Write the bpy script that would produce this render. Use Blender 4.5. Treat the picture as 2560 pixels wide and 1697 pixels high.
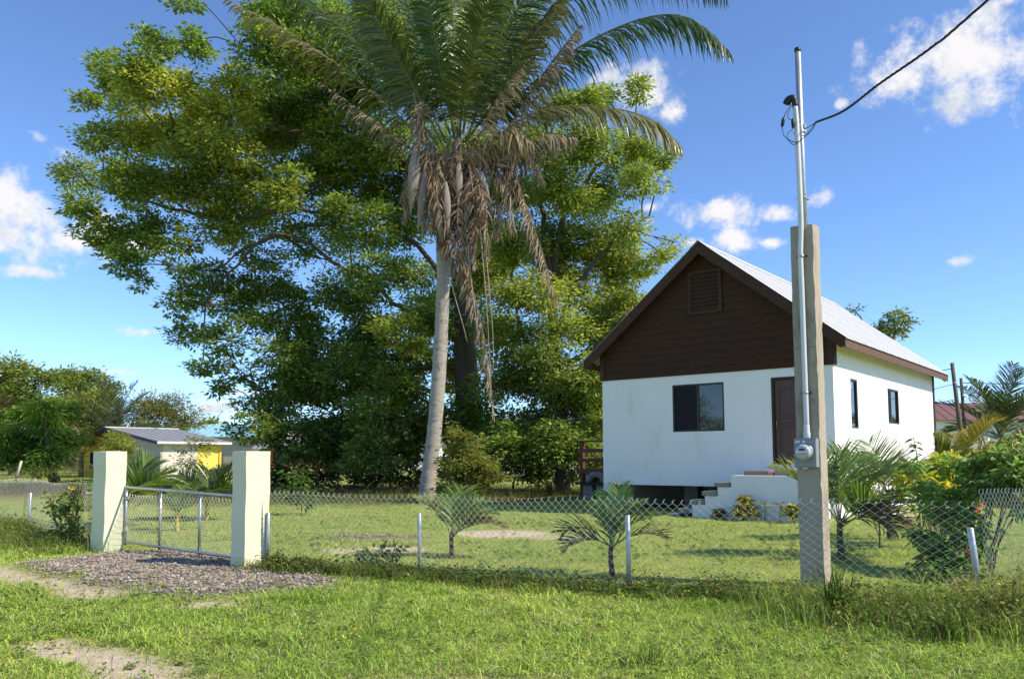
import bpy, bmesh, math, random
import numpy as np
from mathutils import Vector, Matrix

for o in list(bpy.data.objects): bpy.data.objects.remove(o)
SC = bpy.context.scene
COL = SC.collection
R = math.radians

# ------------------------------------------------------------------ camera
PITCH, ROLL, EYE, FPX, PPY = 0.0787, -0.004, 1.40, 2029.3, 984.63
cam = bpy.data.cameras.new('camera'); co = bpy.data.objects.new('camera', cam); COL.objects.link(co)
cam.sensor_width = 36.0; cam.sensor_fit = 'HORIZONTAL'
cam.lens = FPX / 2560 * 36.0
cam.shift_y = (PPY - 848.5) / 2560
cam.clip_start = 0.1; cam.clip_end = 3000
co.matrix_world = Matrix.Translation((0, 0, EYE)) @ Matrix.Rotation(math.pi/2 + PITCH, 4, 'X') @ Matrix.Rotation(ROLL, 4, 'Z')
SC.camera = co

def ray(px, py):                       # direction through a pixel of the 2560 px photograph
    a, b = px - 1280, py - PPY
    x = a*math.cos(ROLL) + b*math.sin(ROLL); y = -a*math.sin(ROLL) + b*math.cos(ROLL)
    u = -y/FPX; c, s = math.cos(PITCH), math.sin(PITCH)
    return np.array([x/FPX, c - u*s, s + u*c])
K = 2560/2366.0
def D(x, y, Y):                        # survey helper: point at depth Y (metres) along a sight line
    v = ray(x*K, y*K); q = v*(Y/v[1]); return np.array([q[0], q[1], q[2] + EYE])
def mpp(Y): return K*Y/FPX             # metres per sight-line unit at depth Y

# ------------------------------------------------------------------ sky, sun, exposure
SUN_AZ = math.atan2(0.94, -0.34); SUN_EL = R(42)
W = bpy.data.worlds.new('World'); SC.world = W; W.use_nodes = True
nt = W.node_tree; nt.nodes.clear()
def N(t, **k):
    n = nt.nodes.new(t)
    for a, v in k.items(): setattr(n, a, v)
    return n
def mth(op, a, b=None, c=None, clamp=False):
    n = N('ShaderNodeMath', operation=op, use_clamp=clamp)
    for i, v in enumerate((a, b, c)):
        if v is None: continue
        if isinstance(v, (int, float)): n.inputs[i].default_value = v
        else: nt.links.new(v, n.inputs[i])
    return n.outputs[0]
def vmt(op, a, b):
    n = N('ShaderNodeVectorMath', operation=op)
    for i, v in enumerate((a, b)):
        if v is None: continue
        if isinstance(v, tuple): n.inputs[i].default_value = v
        else: nt.links.new(v, n.inputs[i])
    return n
out = N('ShaderNodeOutputWorld'); bg = N('ShaderNodeBackground'); nt.links.new(bg.outputs[0], out.inputs[0])
SKY_STRENGTH = 0.10
bg.inputs['Strength'].default_value = SKY_STRENGTH
sky = N('ShaderNodeTexSky', sky_type='NISHITA', sun_disc=False)
sky.sun_elevation = SUN_EL; sky.sun_rotation = SUN_AZ; sky.altitude = 3000; sky.air_density = 1.0; sky.dust_density = 0.5; sky.ozone_density = 6.5
tc = N('ShaderNodeTexCoord'); sep = N('ShaderNodeSeparateXYZ'); nt.links.new(tc.outputs['Generated'], sep.inputs[0])
azn = mth('ARCTAN2', sep.outputs[0], sep.outputs[1]); eln = mth('ARCSINE', sep.outputs[2])
cmb = N('ShaderNodeCombineXYZ'); nt.links.new(azn, cmb.inputs[0]); nt.links.new(eln, cmb.inputs[1])
def noise(scale, detail, rough, vec=None, dist=0.0):
    n = N('ShaderNodeTexNoise'); n.inputs['Scale'].default_value = scale; n.inputs['Detail'].default_value = detail
    n.inputs['Roughness'].default_value = rough; n.inputs['Distortion'].default_value = dist
    nt.links.new(vec if vec is not None else tc.outputs['Generated'], n.inputs['Vector']); return n.outputs['Fac']
# cumulus puffs: azimuth, elevation, half width, half height in radians
def cl(x, y, rx, ry):
    v = ray(x*K, y*K); v = v/np.linalg.norm(v); s = K/FPX
    return (math.atan2(v[0], v[1]), math.asin(v[2]), rx*s*1.15, ry*s*1.15)
puffs = [cl(*c) for c in ((2300,30,140,80),(2200,120,170,90),(2080,195,120,55),(2210,240,130,60),(2330,120,90,70),(1945,240,20,14),
    (1480,205,110,62),(1560,255,50,34),(1400,180,80,40),(1660,490,125,48),(1890,455,60,30),(1800,492,48,26),(1690,556,66,32),(1782,560,30,14),(1600,560,40,16),
    (20,450,60,60),(90,500,130,80),(40,545,150,70),(180,545,130,60),(230,520,80,50),(330,560,110,40),(150,350,80,45),(95,325,40,26),(60,627,75,17),(340,768,75,16),(600,905,100,22),(500,942,110,30),(1505,480,26,16),
    (2215,603,30,15),(260,860,70,16),(1500,512,16,10))]
rng = random.Random(5)
for i in range(70):                    # the same broken cumulus goes on all round the sky
    az = rng.uniform(0.85, 2*math.pi-0.85); az = az if az < math.pi else az - 2*math.pi
    el = rng.uniform(0.05, 0.9); s = rng.uniform(0.03, 0.11)
    puffs.append((az, el, s*rng.uniform(1.0, 1.7), s*rng.uniform(0.4, 0.7)))
acc = None
for (a, e, ra, re) in puffs:
    n1 = vmt('SUBTRACT', cmb.outputs[0], (a, e, 0)); n2 = vmt('MULTIPLY', n1.outputs[0], (1/ra, 1/re, 0)); n3 = vmt('LENGTH', n2.outputs[0], None)
    v = mth('SUBTRACT', 1.0, n3.outputs['Value'])
    acc = v if acc is None else mth('MAXIMUM', acc, v)
nA = noise(9.0, 10, 0.66); nB = noise(38.0, 7, 0.65)
body = mth('ADD', acc, mth('ADD', mth('MULTIPLY', mth('SUBTRACT', nA, 0.52), 3.0), mth('MULTIPLY', mth('SUBTRACT', nB, 0.5), 1.7)))
mr = N('ShaderNodeMapRange', interpolation_type='SMOOTHSTEP'); nt.links.new(body, mr.inputs[0])
mr.inputs[1].default_value = 0.18; mr.inputs[2].default_value = 1.0
mask = mth('MULTIPLY', mr.outputs[0], mth('GREATER_THAN', acc, -0.6))
sh = vmt('ADD', tc.outputs['Generated'], (0.012, -0.004, 0.022)); nC = noise(9.0, 6, 0.6, sh.outputs[0])
mr2 = N('ShaderNodeMapRange'); nt.links.new(mth('SUBTRACT', nC, nA), mr2.inputs[0])
mr2.inputs[1].default_value = -0.06; mr2.inputs[2].default_value = 0.10
mixc = N('ShaderNodeMix', data_type='RGBA'); nt.links.new(mr2.outputs[0], mixc.inputs[0])
mixc.inputs[6].default_value = (3.9, 3.8, 3.8, 1); mixc.inputs[7].default_value = (2.9, 3.05, 3.35, 1)
mix = N('ShaderNodeMix', data_type='RGBA'); nt.links.new(mth('MULTIPLY', mask, 0.96), mix.inputs[0])
nt.links.new(sky.outputs[0], mix.inputs[6]); nt.links.new(mixc.outputs[2], mix.inputs[7])
nt.links.new(mix.outputs[2], bg.inputs[0])

sl = bpy.data.lights.new('sun', 'SUN'); sl.energy = 2.4; sl.angle = R(0.53); sl.color = (1.0, 0.89, 0.72)
so = bpy.data.objects.new('sun', sl); COL.objects.link(so)
sd = Vector((math.sin(SUN_AZ)*math.cos(SUN_EL), math.cos(SUN_AZ)*math.cos(SUN_EL), math.sin(SUN_EL)))
so.rotation_euler = sd.to_track_quat('Z', 'Y').to_euler(); so.location = sd*60

SC.view_settings.view_transform = 'Standard'; SC.view_settings.look = 'None'
SC.view_settings.exposure = 1.36; SC.view_settings.gamma = 1.0; SC.view_settings.use_curve_mapping = False
SC.render.engine = 'CYCLES'
SC.cycles.use_denoising = True
SC.cycles.max_bounces = 6; SC.cycles.diffuse_bounces = 3; SC.cycles.glossy_bounces = 3; SC.cycles.transmission_bounces = 4; SC.cycles.transparent_max_bounces = 6
SC.cycles.caustics_reflective = False; SC.cycles.caustics_refractive = False

# ------------------------------------------------------------------ helpers
def tag(o, label=None, cat=None, group=None, kind=None):
    if label: o['label'] = label
    if cat: o['category'] = cat
    if group: o['group'] = group
    if kind: o['kind'] = kind
    return o
def empty(name, loc=(0,0,0), rz=0, label=None, cat=None, group=None):
    o = bpy.data.objects.new(name, None); COL.objects.link(o); o.location = tuple(float(v) for v in loc); o.rotation_euler = (0,0,rz)
    o.empty_display_size = 0.2
    return tag(o, label, cat, group)
def link(name, me, mat=None, parent=None):
    if mat and not me.materials: me.materials.append(mat)
    o = bpy.data.objects.new(name, me); COL.objects.link(o)
    if parent: o.parent = parent
    return o
def npmesh(name, V, Fs, col=None, smooth=False):
    """V (n,3); Fs list of (m,k) int arrays; col (faces,3) colours"""
    me = bpy.data.meshes.new(name); V = np.asarray(V, np.float32)
    Fs = [np.asarray(f, np.int32) for f in Fs if len(f)]
    me.vertices.add(len(V)); me.vertices.foreach_set('co', V.ravel())
    tot = np.concatenate([np.full(len(f), f.shape[1], np.int32) for f in Fs]); idx = np.concatenate([f.ravel() for f in Fs])
    st = np.concatenate([[0], np.cumsum(tot)[:-1]]).astype(np.int32)
    me.loops.add(len(idx)); me.loops.foreach_set('vertex_index', idx)
    me.polygons.add(len(tot)); me.polygons.foreach_set('loop_start', st); me.polygons.foreach_set('loop_total', tot)
    me.polygons.foreach_set('use_smooth', np.full(len(tot), smooth, bool))
    if col is not None:
        a = me.attributes.new('col', 'FLOAT_COLOR', 'FACE'); c = np.ones((len(tot), 4), np.float32); c[:, :3] = col
        a.data.foreach_set('color', c.ravel())
    me.update(calc_edges=True); me.validate(); return me
def nrm(a):
    a = np.asarray(a, float); l = np.linalg.norm(a, axis=-1, keepdims=True); return a/np.maximum(l, 1e-9)
def catmull(P, n):
    P = np.asarray(P, float); Q = np.vstack([2*P[0]-P[1], P, 2*P[-1]-P[-2]]); m = len(P)-1
    t = np.linspace(0, m-1e-6, n); i = t.astype(int); u = (t-i)[:, None]
    a, b, c, d = Q[i], Q[i+1], Q[i+2], Q[i+3]
    return 0.5*(2*b + (c-a)*u + (2*a-5*b+4*c-d)*u**2 + (3*b-a-3*c+d)*u**3)
def tube_np(P, r, n=8, cap=True):
    P = np.asarray(P, float); k = len(P); r = np.broadcast_to(np.asarray(r, float), (k,))
    T = nrm(np.gradient(P, axis=0)); ref = np.array([0,0,1.0]) if abs(T[:, 2]).mean() < 0.8 else np.array([1.0,0.13,0])
    S = nrm(np.cross(T, ref)); B = np.cross(S, T); a = np.linspace(0, 2*np.pi, n, endpoint=False)
    V = (P[:,None] + r[:,None,None]*(S[:,None]*np.cos(a)[None,:,None] + B[:,None]*np.sin(a)[None,:,None])).reshape(-1,3)
    i = np.arange(k-1)[:,None]*n; j = np.arange(n)[None]; j2 = (j+1) % n
    F = np.stack([i+j, i+j2, i+n+j2, i+n+j], -1).reshape(-1,4)
    if cap:
        V = np.vstack([V, P[:1], P[-1:]]); c0, c1 = k*n, k*n+1
        jj = np.arange(n); e0 = np.stack([np.full(n,c0), (jj+1)%n, jj, jj], -1)  # degenerate quads become triangles below
        T0 = np.stack([np.full(n,c0), (jj+1)%n, jj], -1); T1 = np.stack([np.full(n,c1), (k-1)*n+jj, (k-1)*n+(jj+1)%n], -1)
        return V, F, np.vstack([T0, T1])
    return V, F, np.zeros((0,3), int)
class MB:
    def __init__(s): s.v = []; s.q = []; s.t = []; s.poly = []; s.n = 0
    def add(s, V, Q=None, T=None, P=None):
        V = np.asarray(V, float).reshape(-1,3); s.v.append(V)
        if Q is not None and len(Q): s.q.append(np.asarray(Q, int).reshape(-1,4) + s.n)
        if T is not None and len(T): s.t.append(np.asarray(T, int).reshape(-1,3) + s.n)
        if P: s.poly += [[i + s.n for i in p] for p in P]
        s.n += len(V); return s
    def box(s, x0, x1, y0, y1, z0, z1, M=None):
        V = np.array([(x,y,z) for z in (z0,z1) for y in (y0,y1) for x in (x0,x1)], float)
        if M is not None: V = np.array([tuple(M @ Vector(v)) for v in V])
        return s.add(V, [(0,2,3,1),(4,5,7,6),(0,1,5,4),(2,6,7,3),(0,4,6,2),(1,3,7,5)])
    def bar(s, a, b, w, h, up=(0,0,1)):      # square bar from a to b
        a, b = Vector(a), Vector(b); t = (b-a); L = t.length; t.normalize()
        sd_ = t.cross(Vector(up)); sd_ = sd_.normalized() if sd_.length > 1e-4 else Vector((1,0,0)); u = sd_.cross(t)
        V = [tuple(p + sd_*(i*w/2) + u*(j*h/2)) for p in (a,b) for i,j in ((-1,-1),(1,-1),(1,1),(-1,1))]
        return s.add(V, [(0,1,2,3),(7,6,5,4),(0,4,5,1),(1,5,6,2),(2,6,7,3),(3,7,4,0)])
    def tube(s, P, r, n=8, cap=True):
        V, F, T = tube_np(P, r, n, cap); return s.add(V, F, T)
    def prism(s, poly, f, d0, d1):           # polygon (a,b) pairs extruded from depth d0 to d1 through mapping f(a,b,d)
        n = len(poly); V = [f(a,b,d0) for a,b in poly] + [f(a,b,d1) for a,b in poly]
        return s.add(V, [(i,(i+1)%n,n+(i+1)%n,n+i) for i in range(n)], None, [list(range(n))[::-1], list(range(n,2*n))])
    def lathe(s, prof, c=(0,0,0), ax='z', n=20):
        a = np.linspace(0, 2*np.pi, n, endpoint=False); V = []
        for r, h in prof:
            for t in a:
                p = (r*math.cos(t), r*math.sin(t), h)
                V.append((p[0],p[1],p[2]) if ax == 'z' else (p[0],-p[2],p[1]) if ax == 'y' else (p[2],p[0],p[1]))
        V = np.array(V) + np.array(c); k = len(prof)
        Q = [(i*n+j, i*n+(j+1)%n, (i+1)*n+(j+1)%n, (i+1)*n+j) for i in range(k-1) for j in range(n)]
        return s.add(V, Q, None, [list(range(n))[::-1], [(k-1)*n+j for j in range(n)]])
    def mesh(s, name, smooth=False):
        V = np.vstack(s.v); Fs = []
        if s.q: Fs.append(np.vstack(s.q))
        if s.t: Fs.append(np.vstack(s.t))
        by = {}
        for p in s.poly: by.setdefault(len(p), []).append(p)
        for p in by.values(): Fs.append(np.array(p))
        return npmesh(name, V, Fs, None, smooth)
    def build(s, name, mat, parent=None, smooth=False, bevel=0.0, label=None):
        me = s.mesh(name, smooth); bm = bmesh.new(); bm.from_mesh(me)
        bmesh.ops.recalc_face_normals(bm, faces=bm.faces)
        if bevel: bmesh.ops.bevel(bm, geom=bm.edges[:], offset=bevel, segments=1, affect='EDGES', clamp_overlap=True)
        bm.to_mesh(me); bm.free()
        o = link(name, me, mat, parent)
        if label: o['label'] = label
        return o
def vnoise(x, y, seed=0, f=1.0):
    x = np.asarray(x, float)*f + seed*17.13; y = np.asarray(y, float)*f + seed*5.77
    xi, yi = np.floor(x), np.floor(y); u, v = x-xi, y-yi; u, v = u*u*(3-2*u), v*v*(3-2*v)
    def h(a, b):
        t = np.sin(a*127.1 + b*311.7 + seed*74.7)*43758.5453; return t - np.floor(t)
    return (h(xi,yi)*(1-u) + h(xi+1,yi)*u)*(1-v) + (h(xi,yi+1)*(1-u) + h(xi+1,yi+1)*u)*v
def fbm(x, y, seed=0, f=1.0):
    return (vnoise(x,y,seed,f) + 0.5*vnoise(x,y,seed+1,f*2.1) + 0.25*vnoise(x,y,seed+2,f*4.3))/1.75

# ------------------------------------------------------------------ materials
def new_mat(name):
    m = bpy.data.materials.new(name); m.use_nodes = True; t = m.node_tree
    return m, t, t.nodes['Principled BSDF'], t.nodes['Material Output']
def mat(name, c1, c2=None, rough=0.7, scale=6.0, stretch=(1,1,1), bump=0.0, bscale=60.0, metal=0.0, spec=0.4, c3=None, s3=1.2, detail=5, coat=0, p3=(0.56,0.68)):
    m, t, b, o = new_mat(name); b.inputs['Roughness'].default_value = rough; b.inputs['Metallic'].default_value = metal
    b.inputs['Specular IOR Level'].default_value = spec
    c2 = c2 or tuple(v*0.85 for v in c1)
    tcn = t.nodes.new('ShaderNodeTexCoord'); mp = t.nodes.new('ShaderNodeMapping'); mp.inputs['Scale'].default_value = stretch
    t.links.new(tcn.outputs['Object'], mp.inputs[0])
    n = t.nodes.new('ShaderNodeTexNoise'); n.inputs['Scale'].default_value = scale; n.inputs['Detail'].default_value = detail; n.inputs['Roughness'].default_value = 0.65
    t.links.new(mp.outputs[0], n.inputs['Vector'])
    rp = t.nodes.new('ShaderNodeValToRGB'); rp.color_ramp.elements[0].position = 0.34; rp.color_ramp.elements[1].position = 0.66
    rp.color_ramp.elements[0].color = (*c1, 1); rp.color_ramp.elements[1].color = (*c2, 1); t.links.new(n.outputs['Fac'], rp.inputs[0]); colr = rp.outputs[0]
    if c3:
        n3 = t.nodes.new('ShaderNodeTexNoise'); n3.inputs['Scale'].default_value = s3; n3.inputs['Detail'].default_value = 9; n3.inputs['Roughness'].default_value = 0.72
        t.links.new(mp.outputs[0], n3.inputs['Vector'])
        r3 = t.nodes.new('ShaderNodeMapRange'); r3.inputs[1].default_value = p3[0]; r3.inputs[2].default_value = p3[1]; t.links.new(n3.outputs['Fac'], r3.inputs[0])
        mx = t.nodes.new('ShaderNodeMix'); mx.data_type = 'RGBA'; t.links.new(r3.outputs[0], mx.inputs[0]); t.links.new(colr, mx.inputs[6]); mx.inputs[7].default_value = (*c3, 1); colr = mx.outputs[2]
    t.links.new(colr, b.inputs['Base Color'])
    if bump:
        nb = t.nodes.new('ShaderNodeTexNoise'); nb.inputs['Scale'].default_value = bscale; nb.inputs['Detail'].default_value = 6; t.links.new(mp.outputs[0], nb.inputs['Vector'])
        bp = t.nodes.new('ShaderNodeBump'); bp.inputs['Strength'].default_value = bump; bp.inputs['Distance'].default_value = 0.02
        t.links.new(nb.outputs['Fac'], bp.inputs['Height']); t.links.new(bp.outputs[0], b.inputs['Normal'])
    return m
def leaf_mat(name, trans=0.40, rough=0.42, spec=0.35, gain=(1.35,1.5,0.8)):
    m, t, b, o = new_mat(name)
    a = t.nodes.new('ShaderNodeAttribute'); a.attribute_name = 'col'
    b.inputs['Roughness'].default_value = rough; b.inputs['Specular IOR Level'].default_value = spec
    t.links.new(a.outputs['Color'], b.inputs['Base Color'])
    tr = t.nodes.new('ShaderNodeBsdfTranslucent'); g = t.nodes.new('ShaderNodeVectorMath'); g.operation = 'MULTIPLY'; g.inputs[1].default_value = gain
    t.links.new(a.outputs['Color'], g.inputs[0]); t.links.new(g.outputs[0], tr.inputs['Color'])
    mx = t.nodes.new('ShaderNodeMixShader'); mx.inputs[0].default_value = trans
    t.links.new(b.outputs[0], mx.inputs[1]); t.links.new(tr.outputs[0], mx.inputs[2]); t.links.new(mx.outputs[0], o.inputs[0]); return m
M = {}
M['leaf'] = leaf_mat('leaf', 0.42, 0.5, 0.22); M['frond'] = leaf_mat('frond', 0.28, 0.36, 0.5); M['blade'] = leaf_mat('grass_blade', 0.18, 0.7, 0.12)
M['dry'] = leaf_mat('dry_leaf', 0.15, 0.75, 0.15, (1.1,1.0,0.9))
M['chip'] = leaf_mat('chip', 0.0, 0.85, 0.2)
M['stucco'] = mat('white_stucco', (0.82,0.805,0.78), (0.785,0.77,0.745), 0.85, 1.6, stretch=(1,1,0.4), bump=0.5, bscale=45, c3=(0.60,0.59,0.56), s3=1.6, p3=(0.56,0.78))
M['plinth'] = mat('landing_render', (0.78,0.785,0.78), (0.73,0.735,0.73), 0.85, 3, bump=0.4, bscale=40, c3=(0.38,0.38,0.37), s3=9, p3=(0.67,0.72))
M['siding'] = mat('dark_siding', (0.070,0.034,0.019), (0.040,0.020,0.012), 0.75, 5, (1,6,9), 0.3, 30, c3=(0.20,0.155,0.125), s3=2.2, p3=(0.66,0.72), spec=0.15)
M['rake'] = mat('dark_trim', (0.070,0.036,0.022), (0.045,0.024,0.015), 0.7, 4, (1,3,3), 0.2, 30, c3=(0.12,0.09,0.07), s3=1.1, p3=(0.66,0.76), spec=0.2)
M['fascia'] = mat('weathered_fascia', (0.17,0.085,0.048), (0.085,0.045,0.028), 0.7, 5, (6,1,6), 0.3, 20, c3=(0.045,0.03,0.022), s3=2.0)
M['soffit'] = mat('soffit', (0.55,0.53,0.45), (0.46,0.44,0.37), 0.8)
M['roof'] = mat('zinc_roof', (0.62,0.625,0.63), (0.55,0.555,0.565), 0.42, 2.0, metal=0.15, spec=0.5, c3=(0.55,0.55,0.56), s3=0.8, p3=(0.6,0.8))
M['door'] = mat('door_wood', (0.085,0.032,0.022), (0.055,0.022,0.016), 0.4, 6, (6,6,0.7), 0.15, 20, spec=0.5)
M['frame'] = mat('bronze_frame', (0.028,0.024,0.022), (0.022,0.019,0.018), 0.4)
M['brass'] = mat('aged_brass', (0.42,0.30,0.14), (0.30,0.21,0.10), 0.35, metal=0.9)
M['concrete'] = mat('post_concrete', (0.42,0.36,0.275), (0.33,0.285,0.22), 0.9, 2.5, (1,1,0.5), 0.5, 30, c3=(0.13,0.118,0.10), s3=2.4, p3=(0.52,0.70))
M['block'] = mat('block_concrete', (0.27,0.265,0.25), (0.20,0.195,0.185), 0.92, 7, bump=0.6, bscale=40, c3=(0.12,0.115,0.105), s3=4)
M['brick'] = mat('brick', (0.50,0.22,0.12), (0.38,0.15,0.085), 0.9, 8, bump=0.4)
M['plank'] = mat('grey_plank', (0.26,0.17,0.12), (0.18,0.12,0.09), 0.85, 6, (1,8,8), 0.3, 20)
M['pillar'] = mat('pillar_paint', (0.73,0.73,0.50), (0.69,0.69,0.46), 0.8, 1.8, bump=0.25, bscale=18, c3=(0.50,0.49,0.33), s3=2.4, p3=(0.60,0.74))
M['galv'] = mat('galvanised', (0.56,0.57,0.58), (0.42,0.43,0.45), 0.42, 14, metal=0.75, spec=0.5)
M['wire'] = mat('fence_wire', (0.70,0.71,0.70), (0.60,0.61,0.61), 0.42, 9, metal=0.15, spec=0.6)
M['pvc'] = mat('conduit', (0.62,0.64,0.655), (0.57,0.59,0.61), 0.38, 3, c3=(0.44,0.43,0.40), s3=3, p3=(0.6,0.8))
M['meterbox'] = mat('meter_paint', (0.27,0.285,0.30), (0.24,0.255,0.27), 0.45, 5)
M['meterface'] = mat('meter_face', (0.60,0.61,0.60), (0.54,0.55,0.54), 0.3, 6, spec=0.6)
M['sticker'] = mat('sticker', (0.72,0.70,0.76), (0.66,0.65,0.70), 0.5)
M['black'] = mat('black_rubber', (0.012,0.012,0.014), (0.018,0.018,0.02), 0.5)
M['cable'] = mat('cable_jacket', (0.016,0.016,0.018), (0.024,0.024,0.026), 0.55)
M['trunk'] = mat('bark', (0.13,0.10,0.075), (0.075,0.058,0.045), 0.95, 3, (1,1,0.3), 0.8, 12)
M['limb'] = mat('pale_bark', (0.13,0.105,0.08), (0.065,0.052,0.042), 0.95, 2.5, (1,1,0.4), 0.6, 12)
M['palmtrunk'] = mat('palm_bark', (0.44,0.40,0.34), (0.30,0.27,0.23), 0.95, 3.5, (1,1,4), 0.9, 14, c3=(0.11,0.10,0.085), s3=2.2, p3=(0.57,0.66))
M['palmhigh'] = mat('palm_bark_dark', (0.20,0.18,0.155), (0.10,0.09,0.08), 0.95, 4, (1,1,5), 0.9, 14)
M['spathe'] = mat('dry_spathe', (0.30,0.25,0.215), (0.19,0.155,0.13), 0.8, 7, (4,4,0.6), 0.4, 30)
M['stalk'] = mat('dry_stalk', (0.36,0.29,0.21), (0.25,0.20,0.145), 0.85, 6)
M['rachis'] = mat('green_rachis', (0.20,0.22,0.07), (0.15,0.17,0.05), 0.5, 4)
M['stemY'] = mat('yellow_stem', (0.50,0.36,0.06), (0.38,0.30,0.06), 0.55, 5)
M['stem'] = mat('green_stem', (0.085,0.10,0.035), (0.07,0.065,0.03), 0.7, 6)
M['stembrown'] = mat('brown_stem', (0.12,0.075,0.045), (0.085,0.05,0.032), 0.9, 8, bump=0.5)
M['redwood'] = mat('deck_timber', (0.16,0.055,0.03), (0.10,0.038,0.022), 0.65, 6, (6,1,6), 0.2, 20)
M['darkslab'] = mat('dark_slab', (0.014,0.013,0.013), (0.02,0.018,0.017), 0.6)
M['picket'] = mat('picket_paint', (0.70,0.70,0.67), (0.58,0.58,0.55), 0.85, 5, c3=(0.36,0.34,0.30), s3=3)
M['yellow'] = mat('yellow_paint', (0.74,0.47,0.045), (0.68,0.42,0.04), 0.85, 1.5, c3=(0.55,0.33,0.04), s3=1.0)
M['lemon'] = mat('lemon_paint', (0.76,0.62,0.13), (0.70,0.56,0.12), 0.85, 1.5)
M['bare'] = mat('bare_render', (0.47,0.44,0.40), (0.40,0.375,0.34), 0.9, 2.0, bump=0.3, bscale=20, c3=(0.32,0.30,0.27), s3=1.2)
M['barelight'] = mat('pale_render', (0.64,0.60,0.54), (0.57,0.53,0.48), 0.9, 2.0, bump=0.3, bscale=20, c3=(0.46,0.43,0.38), s3=0.9)
M['navy'] = mat('navy_paint', (0.02,0.03,0.075), (0.015,0.022,0.055), 0.6)
M['greyroof'] = mat('grey_roof', (0.30,0.30,0.31), (0.26,0.26,0.27), 0.55, 1.2, metal=0.1)
M['blueroof'] = mat('blue_roof', (0.33,0.60,0.72), (0.29,0.54,0.66), 0.45, 1.0)
M['redroof'] = mat('maroon_roof', (0.20,0.10,0.095), (0.16,0.085,0.08), 0.7, 1.0)
M['terracotta'] = mat('terracotta_paint', (0.46,0.15,0.06), (0.38,0.12,0.05), 0.85, 2.0)
M['whitewall'] = mat('far_white_wall', (0.76,0.76,0.75), (0.70,0.70,0.69), 0.85, 1.0)
M['pole'] = mat('pole_wood', (0.15,0.125,0.10), (0.10,0.085,0.07), 0.9, 4, (3,3,0.4), 0.4, 20)
M['redcloth'] = mat('red_cloth', (0.55,0.02,0.03), (0.42,0.015,0.025), 0.85)
M['whitecloth'] = mat('white_cloth', (0.76,0.75,0.73), (0.68,0.67,0.66), 0.85)
M['louvre'] = mat('louvre_paint', (0.60,0.53,0.30), (0.52,0.46,0.26), 0.6)
M['petal'] = mat('red_petal', (0.55,0.015,0.03), (0.42,0.01,0.025), 0.5, 20)
M['carpaint'] = mat('car_paint', (0.62,0.64,0.66), (0.60,0.62,0.64), 0.2, spec=0.6)
M['taillight'] = mat('tail_lamp', (0.45,0.01,0.015), (0.35,0.01,0.01), 0.2)
def glass_mat(name, tint, rough=0.03):
    m, t, b, o = new_mat(name); b.inputs['Base Color'].default_value = (*tint, 1); b.inputs['Roughness'].default_value = rough
    b.inputs['Specular IOR Level'].default_value = 0.9; b.inputs['IOR'].default_value = 1.5
    n = t.nodes.new('ShaderNodeTexNoise'); n.inputs['Scale'].default_value = 1.3; bp = t.nodes.new('ShaderNodeBump'); bp.inputs['Strength'].default_value = 0.02; bp.inputs['Distance'].default_value = 0.05
    tcn = t.nodes.new('ShaderNodeTexCoord'); t.links.new(tcn.outputs['Object'], n.inputs['Vector']); t.links.new(n.outputs['Fac'], bp.inputs['Height']); t.links.new(bp.outputs[0], b.inputs['Normal']); return m
M['glass'] = glass_mat('tinted_glass', (0.012,0.014,0.016)); M['screen'] = mat('insect_screen', (0.010,0.010,0.011), (0.013,0.013,0.014), 0.55, 40, spec=0.15)
M['meterglass'] = glass_mat('meter_glass', (0.45,0.46,0.45), 0.08)
# ------------------------------------------------------------------ ground
UX, UY = -0.7783, 0.6277; VX, VY = 0.6277, 0.7783          # lot axes: along the frontage, into the lot
FENCE = np.array([(-3.10,10.46),(-1.12,9.86),(1.21,8.52),(4.42,7.80)])
LFENCE = np.array([(-6.62,12.95),(-9.55,16.05),(-12.4,18.9),(-16.5,22.9)])
def segdist(x, y, P):
    d = np.full(np.shape(x), 1e9)
    for a, b in zip(P[:-1], P[1:]):
        t = np.clip(((x-a[0])*(b[0]-a[0]) + (y-a[1])*(b[1]-a[1]))/((b-a)@(b-a)), 0, 1)
        d = np.minimum(d, np.hypot(x-a[0]-t*(b[0]-a[0]), y-a[1]-t*(b[1]-a[1])))
    return d
def sstep(e0, e1, v): t = np.clip((v-e0)/(e1-e0), 0, 1); return t*t*(3-2*t)
def lot(x, y): return UX*x + UY*y, VX*x + VY*y
def gravel_mask(x, y):
    a, b = lot(x, y); n = fbm(x, y, 3, 1.6) - 0.5
    d = np.maximum(np.abs(a-9.85)/2.8, np.abs(b-5.5)/1.25); d2 = np.hypot((a-9.85)/2.95, (b-5.5)/1.35)
    m = 1 - sstep(0.80, 1.0, 0.5*d + 0.5*d2 + n*0.35)
    m2 = 1 - sstep(0.6, 1.0, np.hypot((x+2.55)/1.0, (y-14.3)/0.42) + n*0.9)
    return np.maximum(m, m2)
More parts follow.
